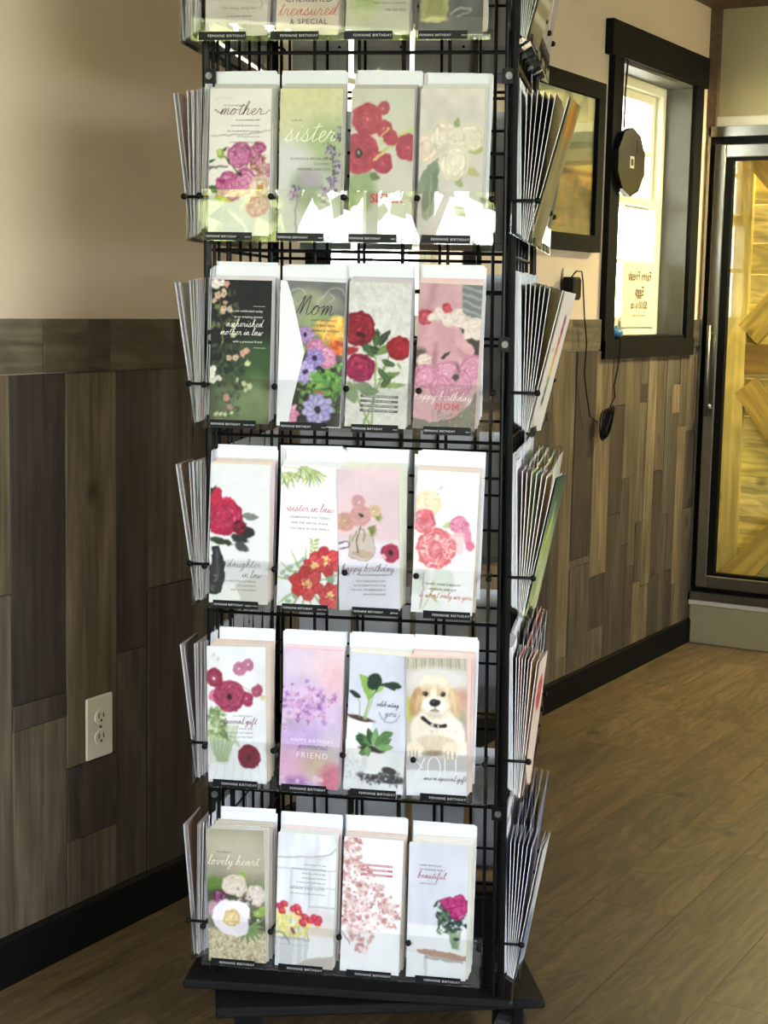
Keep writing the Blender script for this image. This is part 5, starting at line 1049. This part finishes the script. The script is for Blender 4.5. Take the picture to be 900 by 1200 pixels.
def place(r, k, a, bb, bt, dz=0, tilt=0, yaw=0, h=CH):
    """pocket r of face k; bb / bt = distance of bottom / top edge from the grid"""
    le = math.atan((bb-bt)/h)
    return RM @ T(DX[r], 0, ZL[r]) @ RZ(k*PI/2) @ T(a, GY-bb, zbase(bb)+dz) @ RX(-le) @ RZ(yaw) @ RY(tilt)
GREY = (96, 94, 96); DK = (60, 54, 56)
cards = [
 # tier, col, u px-centre, tilt deg, art fn, H of art, label, art top/bot, lettering, tint of the cards behind, n behind
 (0, 0, 277.5, 0, a_grandma, (222, 214, 206), (212, 204, 196), 'cream card for a special grandma, first in the topmost row', [('s', 'special grandma', .052, .5, 1.62, DK, {}), ('b', 'FOR MY', .045, .25, 1.42, GREY, {}), ('b', 'Your loving, caring heart', .055, .55, 1.86, GREY, {}), ('b', 'is one we cherish', .055, .55, 1.98, GREY, {})], (190, 176, 160), 2),
 (0, 1, 361, 0, a_cherished, (226, 216, 200), (226, 212, 194), 'peach card reading cherished treasured and special in the topmost row', [('b', 'CHERISHED', .125, .52, 1.76, DK, {'track': .06}), ('s', 'treasured', .105, .5, 1.96, (190, 70, 70), {}), ('b', '& SPECIAL', .115, .52, 2.09, DK, {'track': .06})], (186, 150, 130), 2),
 (0, 2, 443, 0, a_vasegreen, (214, 212, 190), (206, 204, 186), 'pale green card with a glass vase in the topmost row', [('b', 'HAPPY BIRTHDAY TO SOMEONE', .045, .95, 1.70, GREY, {'align': 'R'}), ('b', 'THAT SIMPLY IS AMONG', .045, .95, 1.80, GREY, {'align': 'R'}), ('b', 'THE VERY BEST', .045, .95, 1.90, GREY, {'align': 'R'})], (190, 170, 150), 2),
 (0, 3, 529, 0, a_goldvase, (190, 186, 176), (150, 150, 146), 'grey painted card with a yellow vase at the right of the topmost row', [], (206, 176, 150), 2),
 (1, 0, 280.5, 0, a_mother, (232, 228, 224), (226, 226, 224), 'white mother card with pink peonies and a green bud', [('s', 'mother', .10, .52, .40, (90, 40, 56), {'swash': .75, 'sx': 1.15}), ('b', 'ON YOUR BIRTHDAY', .035, .4, .27, GREY, {})]+[('b', s, .042, .83, .49+.085*i, GREY, {'align': 'R'}) for i, s in enumerate(('no one compares with', 'you and all you have done', 'the wonderful heart you have', 'full of grace and love', 'and the joy you bring today', 'all our thanks for you mother'))], (150, 130, 120), 3),
 (1, 1, 363, 0, a_sister1, (212, 212, 160), (206, 212, 206), 'soft green sister card with lavender and white lettering', [('s', 'sister', .165, .48, .80, (246, 246, 232), {'sx': .95, 'slant': .35}), ('b', 'FOR MY', .05, .28, .50, GREY, {}), ('b', 'SO MUCH A SPECIAL PART', .052, .84, 1.08, GREY, {'align': 'R'}), ('b', 'OF FAMILY', .052, .84, 1.16, GREY, {'align': 'R'}), ('b', 'MEMORIES AND LOVE', .052, .84, 1.24, GREY, {'align': 'R'})], (130, 116, 100), 2),
 (1, 2, 446.5, 0, a_sister2, (196, 202, 186), (206, 206, 196), 'pale green sister card with coral ranunculus flowers', [('B', 'SISTER', .19, .60, 1.72, (206, 72, 88), {'sx': .9})], (120, 100, 88), 2),
 (1, 3, 528, 0, a_whitepeony, (214, 208, 200), (206, 202, 200), 'beige card with white peonies in the second row', [('b', 'THIS IS YOUR', .05, .75, 1.70, GREY, {}), ('b', 'LOVELY DAY TO', .05, .75, 1.80, GREY, {}), ('b', 'ENJOY', .05, .75, 1.90, GREY, {})], (190, 160, 150), 2),
 (2, 0, 281, .3, a_motherlaw, (20, 22, 24), (110, 136, 90), 'black and green mother in law card with climbing roses', [('s', 'a cherished', .058, .86, .73, (240, 240, 236), {'align': 'R'}), ('s', 'mother in law', .058, .86, .86, (240, 240, 236), {'align': 'R'}), ('b', 'You are celebrated today', .052, .86, .50, (220, 220, 216), {'align': 'R'}), ('b', 'as an amazing person', .052, .86, .59, (220, 220, 216), {'align': 'R'}), ('b', 'with a precious friend', .052, .86, .98, (220, 220, 216), {'align': 'R'}), ('l', None, 0, .70, .41, (200, 200, 196), {'w': .2}), ('l', None, 0, .72, 1.06, (200, 200, 196), {'w': .2})], (200, 190, 184), 2),
 (2, 1, 364, 1.2, a_mom, (112, 114, 114), (60, 60, 60), 'dark garden flower card for mom half covered by an envelope', [('s', 'Mom', .155, .5, .52, (24, 24, 26), {}), ('b', 'HAPPY BIRTHDAY', .05, .66, .62, DK, {}), ('b', 'TO A BEAUTIFUL', .05, .66, .70, DK, {}), ('b', 'WONDERFUL WOMAN', .05, .66, .78, DK, {})], (226, 220, 210), 1),
 (2, 2, 441.5, 1.0, a_redpeony, (206, 206, 202), (214, 212, 208), 'grey card with dark red peonies in the third row', [('r', None, .04, .55, 1.762+.075*i, (90, 90, 92), {'w': .62}) for i in range(4)]+[('b', s, .034, .55, 1.772+.075*i, (230, 230, 226), {}) for i, s in enumerate(('TO A WOMAN WHOSE BEAUTY', 'IS FELT BY ALL AROUND', 'AND SHINES FROM THE INSIDE', 'AND MAKES OUR DAY BRIGHT'))], (150, 140, 140), 3),
 (2, 3, 522, 1.6, a_pinkmom, (206, 158, 168), (206, 158, 168), 'dusty pink happy birthday mom card with peonies on cloth', [('s', 'happy birthday', .066, .46, 1.79, (250, 246, 246), {}), ('b', 'MOM', .15, .54, 1.94, (206, 70, 100), {'track': .06})], (200, 150, 140), 3),
 (3, 0, 280.5, 0, a_daughter, (224, 226, 232), (224, 226, 232), 'pale grey daughter in law card with crimson peony in a black vase', [('s', 'daughter', .068, .58, 1.66, (96, 96, 116), {}), ('s', 'in law', .062, .72, 1.82, (96, 96, 116), {}), ('b', 'YOU ARE A SPECIAL PERSON', .042, .80, 1.90, GREY, {'align': 'R'}), ('b', 'IN OUR FAMILY', .042, .80, 1.97, GREY, {'align': 'R'}), ('b', 'AND IN OUR HEARTS', .042, .80, 2.04, GREY, {'align': 'R'})], (200, 160, 140), 3),
 (3, 1, 360.5, .9, a_sisterlaw, (238, 238, 246), (238, 238, 246), 'white sister in law card with painted red poppies', [('s', 'sister in law', .066, .5, .72, (186, 96, 120), {'swash': .3}), ('b', 'CELEBRATING YOU TODAY', .048, .5, .83, GREY, {'track': .04}), ('b', 'AND THE SPECIAL PLACE', .048, .5, .92, GREY, {'track': .04}), ('b', 'YOU HAVE IN OUR FAMILY', .048, .5, 1.01, GREY, {'track': .04})], (226, 220, 220), 1),
 (3, 2, 435, -2.2, a_pinkfriend, (222, 194, 204), (214, 214, 230), 'pink happy birthday card with ranunculus in a glass jar', [('s', 'happy birthday', .062, .48, 1.63, (120, 80, 110), {}), ('b', 'FUN LOVING GIRLFRIEND', .04, .58, 1.70, GREY, {}), ('b', 'YOU MAKE EVERY DAY', .045, .78, 1.80, GREY, {'align': 'R'}), ('b', 'SUCH GREAT FUN TO BE', .045, .78, 1.87, GREY, {'align': 'R'}), ('b', 'THE GIFT OF FRIENDSHIP IS', .045, .78, 1.94, GREY, {'align': 'R'}), ('b', 'ALWAYS SHARED', .045, .78, 2.01, GREY, {'align': 'R'})], (222, 190, 180), 3),
 (3, 3, 519.5, 1.3, a_roses, (240, 239, 246), (238, 238, 244), 'white card with large pink garden roses in the fourth row', [('s', 'the one and only', .0, .5, 0, GREY, {}), ('b', 'WHERE THERE IS BEAUTY', .048, .5, 1.80, GREY, {}), ('b', 'WONDER AND JOY', .048, .5, 1.88, GREY, {}), ('s', 'is what only we you', .05, .55, 2.0, (206, 120, 120), {})], (214, 170, 140), 2),
 (4, 0, 279.5, -1.6, a_gift, (228, 230, 236), (226, 226, 230), 'white wood card with raspberry ranunculus and special gift wording', [('s', 'special gift', .056, .55, 1.27, (120, 60, 90), {}), ('b', 'YOU ARE SUCH A', .04, .6, 1.15, GREY, {}), ('b', 'TODAY AND', .04, .78, 1.36, GREY, {'align': 'R'}), ('b', 'ALWAYS IN THE HEARTS', .04, .78, 1.43, GREY, {'align': 'R'}), ('b', 'THROUGH THE YEARS', .04, .78, 1.50, GREY, {'align': 'R'})], (196, 150, 120), 4),
 (4, 1, 363, 1.2, a_lilac, (206, 184, 220), (206, 170, 200), 'lilac blossom card reading happy birthday friend', [('b', 'HAPPY BIRTHDAY', .075, .53, 1.50, (240, 226, 244), {'track': .08}), ('s', 'precious', .065, .55, 1.61, (110, 96, 130), {}), ('b', 'FRIEND', .13, .54, 1.76, (244, 232, 246), {'track': .12})], (222, 170, 190), 2),
 (4, 2, 439, 1.9, a_plant, (204, 208, 226), (226, 228, 236), 'pale blue card with potted green plants reading celebrating you', [('s', 'celebrating', .045, .66, .84, (50, 50, 66), {'sx': .8}), ('s', 'you', .06, .72, .99, (50, 50, 66), {})], (226, 214, 210), 2),
 (4, 3, 514, -1.5, a_puppy, (196, 186, 172), (232, 232, 242), 'card with a cream golden puppy above the word you', [('Y', 'YOU', 0, 0, 0, (240, 240, 248), {}), ('s', 'are a special gift', .045, .64, 1.99, (60, 60, 76), {})], (226, 184, 150), 4),
 (5, 0, 279.5, -2.0, a_lovely, (176, 170, 146), (206, 190, 154), 'olive toned lovely heart card with cream peonies on gravel', [('s', 'lovely heart', .082, .46, .60, (236, 232, 214), {}), ('b', 'YOU HAVE A', .04, .3, .40, DK, {})], (150, 124, 96), 5),
 (5, 1, 357.5, .4, a_tulips, (226, 228, 236), (222, 222, 226), 'white card with red and yellow flowers in zinc pails', [('s', 'for you', .06, .68, .42, (206, 200, 204), {})]+[('b', s, .042, .84, .52+.075*i, GREY, {'align': 'R'}) for i, s in enumerate(('with a prayer for you', 'that every hour of your birthday', 'will be touched by light', 'and the gentle kindness', 'of those who walk with you'))]+[('b', 'GRACE AND LOVE', .06, .82, .93, GREY, {'align': 'R', 'track': .08}), ('b', 'surround you and all your loved ones', .038, .84, 1.01, GREY, {'align': 'R'})], (214, 196, 190), 3),
 (5, 2, 434.5, .6, a_cherry, (238, 238, 244), (236, 236, 242), 'white card with pink cherry blossom branches', [('r', None, .038, .57, .437+.08*i, (190, 120, 130), {'w': .54}) for i in range(3)]+[('b', s, .032, .57, .447+.08*i, (246, 232, 234), {}) for i, s in enumerate(('ON YOUR SPECIAL BIRTHDAY MAY', 'ALL YOUR DREAMS TAKE', 'FLIGHT AND BLOOM'))], (206, 160, 140), 3),
 (5, 3, 513, .0, a_beautiful, (206, 210, 224), (226, 226, 232), 'pale blue beautiful card with magenta flowers in a jar', [('s', 'beautiful', .056, .38, .58, (170, 60, 96), {}), ('b', 'HAPPY BIRTHDAY', .042, .18, .38, GREY, {'align': 'L', 'track': .03}), ('b', 'TO SOMEONE SIMPLY', .042, .18, .45, GREY, {'align': 'L'}), ('b', 'INSIDE AND OUT', .036, .18, .68, GREY, {'align': 'L'})], (224, 200, 180), 4),
]
# pixel centre -> position along the tier, by intersecting the sight line with the lip plane of the rack
Nn = Vector((-.9334, -.3587, 0)); Uu = Vector((.3587, -.9334, 0)); Lp = Vector((RC[0], RC[1], 0))+Nn*.257
def upx(px, py):
    d = fw+rt2*((px-450)/F_PX)-up2*((py-600)/F_PX); t = (Lp@Nn if False else Lp.dot(Nn))/d.dot(Nn); return (d*t-Lp).dot(Uu)
NR = [0, 190, 415, 635, 845, 1055]
def lettering(spec, H=2.25, VS=CH/CW/2.25):
    """-> list of (mesh, colour)"""
    by = {}
    for kind, s, size, x, y, col, kw in spec:
        if kind != 'l' and kind != 'Y' and size == 0: continue
        m = by.setdefault(col, MB()); X = (x-.5)*CW; Z = (H-y)*CW*VS; yy = -.0009
        if kind == 's': script_into(m, s, size*CW, X, Z, yy, **kw)
        elif kind in 'bB': 
            text_into(m, s, size*CW*(1.05), X, Z, yy, **kw)
            if kind == 'B': text_into(m, s, size*CW*1.05, X+.0007, Z+.0003, yy-.00005, **kw); text_into(m, s, size*CW*1.05, X-.0007, Z, yy-.00003, **kw)
        elif kind == 'r': w = kw['w']*CW/2; q = size*CW*.5; m.add([(X-w, yy+.0002, Z-q), (X+w, yy+.0002, Z-q), (X+w, yy+.0002, Z+q), (X-w, yy+.0002, Z+q)], [(0, 1, 2, 3)])
        elif kind == 'l': w = kw['w']*CW; m.add([(X, yy, Z), (X+w, yy, Z), (X+w, yy, Z+.0006), (X, yy, Z+.0006)], [(0, 1, 2, 3)])
        elif kind == 'Y':
            def P(pts, close=False):
                ribbon(m, [np.array(((px-.5)*CW, (H-py)*CW*VS)) for px, py in pts], .0015, yy)
            P([(.10, 1.62), (.28, 1.80)]); P([(.31, 1.62), (.14, 1.98)])
            P([(.46+.105*math.cos(t), 1.80+.20*math.sin(t)) for t in np.linspace(0, 2*PI, 30)])
            P([(.64, 1.62), (.64, 1.84)]+[(.73-.09*math.cos(t), 1.86+.13*math.sin(t)) for t in np.linspace(0, PI, 14)]+[(.82, 1.84), (.82, 1.62)])
    return [(m.mesh('lettering', m_tint), c) for c, m in by.items()]
SHORT = ['special grandma card', 'cherished treasured card', 'pale green vase card', 'grey yellow vase card', 'white mother card', 'lavender sister card', 'coral ranunculus sister card', 'beige white peony card',
 'black mother in law card', 'dark garden flower card', 'grey dark red peony card', 'dusty pink mom card', 'daughter in law card', 'white sister in law card', 'pink glass jar card', 'pink garden rose card',
 'raspberry ranunculus card', 'lilac friend card', 'potted plant card', 'golden puppy card', 'olive lovely heart card', 'zinc pail flower card', 'cherry blossom card', 'pale blue beautiful card']
NTH = ['first', 'second', 'third', 'fourth', 'fifth', 'sixth', 'seventh']
ORD = ['topmost', 'second', 'third', 'fourth', 'fifth', 'lowest']; CORD = ['first', 'second', 'third', 'last']
for i, (r, c, px, tilt, fn, top, bot, label, lets, back, nb) in enumerate(cards):
    u = upx(px, NR[r])-DX[r]
    A = Art(100+i, S=76 if r == 0 else 92, top=top, bot=bot); fn(A); A.finish(.010 if fn in (a_puppy, a_plant, a_tulips) else .022)
    short = SHORT[i]
    bb, bt = .0342, .0225+.0014*nb
    root = mk('greeting_card', None, label=label, cat='card', group='front greeting cards in the rack pockets')
    root.matrix_world = place(r, 0, u, bb, bt, .0045, math.radians(tilt)); root.empty_display_size = .05
    b = mk('card_body', body_front, color=tint(*top)); b.parent = root
    p = mk('printed_front', A.mesh(CW, CH)); p.parent = root; p.location = (0, -.0004, 0)
    for me, col in lettering(lets): q = mk('lettering', me, color=tint(*col)); q.parent = p
    # cards tucked behind
    for j in range(nb):
        f = (j+1)/(nb+1); rs = random.Random(i*17+j)
        o = mk('greeting_card', bodies[rs.randrange(3)], color=tint(*[min(255, (v*.45+120)*(.94+.1*rs.random())) for v in back]), label='%s card tucked behind the %s' % (NTH[j], short), cat='card', group='cards behind the '+short)
        o.matrix_world = place(r, 0, u+.0025+.0016*j+rs.uniform(-.001, .0015), bb-.021*f, bt-.0032*(nb+1)*f, .0035+rs.uniform(0, .002), math.radians(tilt*.35+rs.uniform(-.5, .5)), 0)
    for j in range(3 if r else 2):
        rs = random.Random(i*31+j+5)
        o = mk('envelope', env_me, label='%s white envelope behind the %s' % (NTH[j], short), cat='envelope', group='envelopes behind the '+short)
        o.matrix_world = place(r, 0, u+.003+rs.uniform(-.002, .004), .0085-.0020*j, .0068-.0019*j, .0025+rs.uniform(0, .0065), math.radians(rs.uniform(-.9, .9)+(1.2 if (r, c) == (1, 3) else 0)), 0)
# the envelope with pointed flap in front of the garden flower card
m = MB(); w, h = .0985, .2200
poly = [(-w/2, 0), (-w/2+.017, .0), (-w/2+.024, .04), (-w/2+.040, .112), (-w/2+.020, .190), (-w/2+.010, .2190), (-w/2, h)]
m.prism([(x, -z) for x, z in poly], 0, .0006, RX(PI/2)); m.v = [(x, -y, z) if False else (x, y, abs(z)) for x, y, z in m.v]
m.box(-w/2, w/2, .0034, .0042, 0, h)
me = m.mesh('envelope_flap', m_env)
o = mk('open_envelope', me, label='white envelope wrapped over the left side of the dark garden flower card', cat='envelope'); o.matrix_world = place(2, 0, upx(363, 415)-DX[2], .0358, .0262, .0035, math.radians(.5))

# ---- side and rear pockets
NTH = ['first', 'second', 'third', 'fourth', 'fifth', 'sixth', 'seventh']
def pocket(k, r, a, ncard, nenv, tints, outer, fan, desc, rs, near=False, yaw=0):
    """nearest pockets are told apart one by one; the ones hidden behind them share a label"""
    for j in range(nenv):
        o = mk('envelope', env_me, label=('%s white envelope out from the wires, %s' % (NTH[j], desc)) if near else 'white envelope '+desc, cat='envelope', group='envelopes '+desc)
        o.matrix_world = place(r, k, a+rs.uniform(-.002, .002), .0085+.0017*j, .0015+.0016*j, .002+rs.uniform(0, .003), math.radians(rs.uniform(-.4, .4)), 0, .227)
    b0 = .0095+.0017*(nenv-1)
    for j in range(ncard):
        f = (j+1)/max(1, ncard)
        o = mk('greeting_card', bodies[rs.randrange(4)], color=tint(*[min(255, v*(.88+.24*rs.random())) for v in tints[j % len(tints)]]), label=('%s card out from the envelopes %s' % (NTH[j], desc)) if near else 'greeting card '+desc, cat='card', group='cards '+desc)
        o.matrix_world = place(r, k, a+rs.uniform(-.0015, .0015), b0+(.0315-b0)*f, .0145+(fan-.0145)*f**1.1, rs.uniform(0, .002), math.radians(rs.uniform(-.5, .5)), yaw*f)
    if outer:
        fn, top, bot, lab, bt = outer[:5]
        root = mk('greeting_card', None, label=lab, cat='card', group='outermost cards of the side pockets'); root.empty_display_size = .05
        root.matrix_world = place(r, k, a, .0335, bt, .001, 0, outer[5])
        b = mk('card_body', bodies[3], color=tint(*top)); b.parent = root
        A = Art(300+r*7+k, S=30, top=top, bot=bot); fn(A); p = mk('printed_front', A.mesh(CW, CH)); p.parent = root; p.location = (0, -.003 if k == 1 else -.0022, 0)
def s_rainbow(A):
    for i, c in enumerate(((150, 60, 110), (170, 60, 100), (196, 90, 90), (222, 130, 80), (232, 170, 70), (226, 190, 80), (120, 150, 80), (80, 110, 80), (60, 90, 80))): A.ell(.62-.02*i, .45+.16*i, .10, .08, .6, c)
    A.rect(.1, .4, .9, .93, (170, 160, 150))
def s_amber(A): A.ell(.5, .3, .3, .3, 0, (190, 120, 30), .9, .2); A.noise(3, 5, .2); A.rect(.2, .24, 0, 2.3, (96, 80, 50))
def s_stripe(A):
    for i in range(7): A.rect(0, 1, .3*i, .3*i+.12, (200, 190, 170), .8)
def s_green(A): A.noise(3, 5, .2); A.leaf(.2, 1.4, .9, -1.2, .1, (170, 186, 60)); A.leaf(.5, 1.5, .9, -1.5, .08, (150, 170, 80)); A.rect(.4, .5, .4, 1.0, (210, 216, 190), .6)
def s_red(A): A.peony(.5, .6, .3, (170, 50, 50), (214, 90, 84), (240, 170, 160), 30)
def s_blue(A): A.noise(3, 6, .12); A.ell(.4, 1.6, .5, .4, 0, (70, 90, 140), .5, .2)
def s_brown(A): A.noise(3, 6, .15); A.ell(.5, .6, .3, .5, 0, (120, 90, 80), .6, .2)
def s_frame(A): A.rect(.25, .85, .5, 1.3, (70, 60, 80)); A.rect(.3, .8, .56, 1.24, (130, 110, 130)); A.noise(3, 6, .1)
RT = [[(120, 116, 104), (150, 140, 116)], [(40, 46, 66), (60, 66, 84), (30, 34, 46)], [(26, 26, 36), (120, 116, 120), (40, 36, 42)], [(226, 216, 190), (214, 204, 176)], [(40, 34, 40), (226, 150, 150), (214, 196, 180)], [(86, 104, 160), (60, 76, 130), (150, 156, 180)]]
RO = [(s_stripe, (150, 140, 104), (120, 112, 84), 'olive striped card leaning far out of the topmost right side pocket', 0.088, -.10), (s_amber, (150, 130, 80), (140, 130, 96), 'amber and olive card leaning out beside the framed picture', 0.090, -.12),
      (s_rainbow, (226, 216, 200), (220, 210, 196), 'white card with a rainbow flower strip leaning out of the right side pocket', 0.082, -.14), (s_green, (72, 92, 66), (206, 206, 150), 'dark green card with a curling open top on the right side', 0.076, -.12),
      (s_red, (232, 206, 190), (236, 216, 196), 'cream card with red print on the right side near the dark baseboard', 0.054, -.08), (s_blue, (206, 206, 200), (180, 186, 200), 'pale card leaning out of the lowest right side pocket above the floor', 0.070, -.08)]
FAN = [.064, .066, .058, .060, .044, .055]
LC = [((186, 178, 168), (170, 160, 150), 'taupe card leaning out of the topmost left side pocket', 0.048), ((180, 166, 154), (170, 156, 146), 'taupe card leaning out at the left side against the cream wall', 0.061),
      ((206, 196, 196), (196, 188, 190), 'pale card leaning out at the left side where wall meets planks', 0.067), ((170, 140, 124), (176, 150, 136), 'tan card leaning out at the left side in the fourth pocket down', 0.067),
      ((130, 110, 112), (150, 130, 120), 'brown card leaning out at the left side level with the wall outlet', 0.061), ((150, 120, 104), (140, 110, 96), 'brown card with framed print leaning out of the lowest left side pocket', 0.053)]
for r in range(6):
    for c in range(4):
        rs = random.Random(900+r*10+c); a = UC[c]
        near = c == 0
        d = 'in the %s right side pocket' % ORD[r] if near else 'behind the %s right side pocket' % ORD[r]
        pocket(1, r, a, 6 if near else 4, 7 if near else 3, RT[r], RO[r] if near else None, FAN[r], d, rs, near, -.05 if near else 0)
        near = c == 3
        d = 'in the %s left side pocket' % ORD[r] if near else 'behind the %s left side pocket' % ORD[r]
        top, bot, lab, bt = LC[r]
        pocket(3, r, a-OFF+.028, 6 if near else 1, 7 if near else 1, [(196, 184, 176), (160, 144, 134), (216, 208, 204)], (s_frame if r == 5 else s_brown, top, bot, lab, bt, 0) if near else None, bt-.022, d, rs, near)
        d = 'in the %s tier on the far side of the rack' % ORD[r]
        pocket(2, r, a, 1, 1, [(190, 186, 190)], None, .03, d, rs)
# price tag / stray labels seen on the right side trays are part of the trays (label strips above)
bpy.context.view_layer.update()
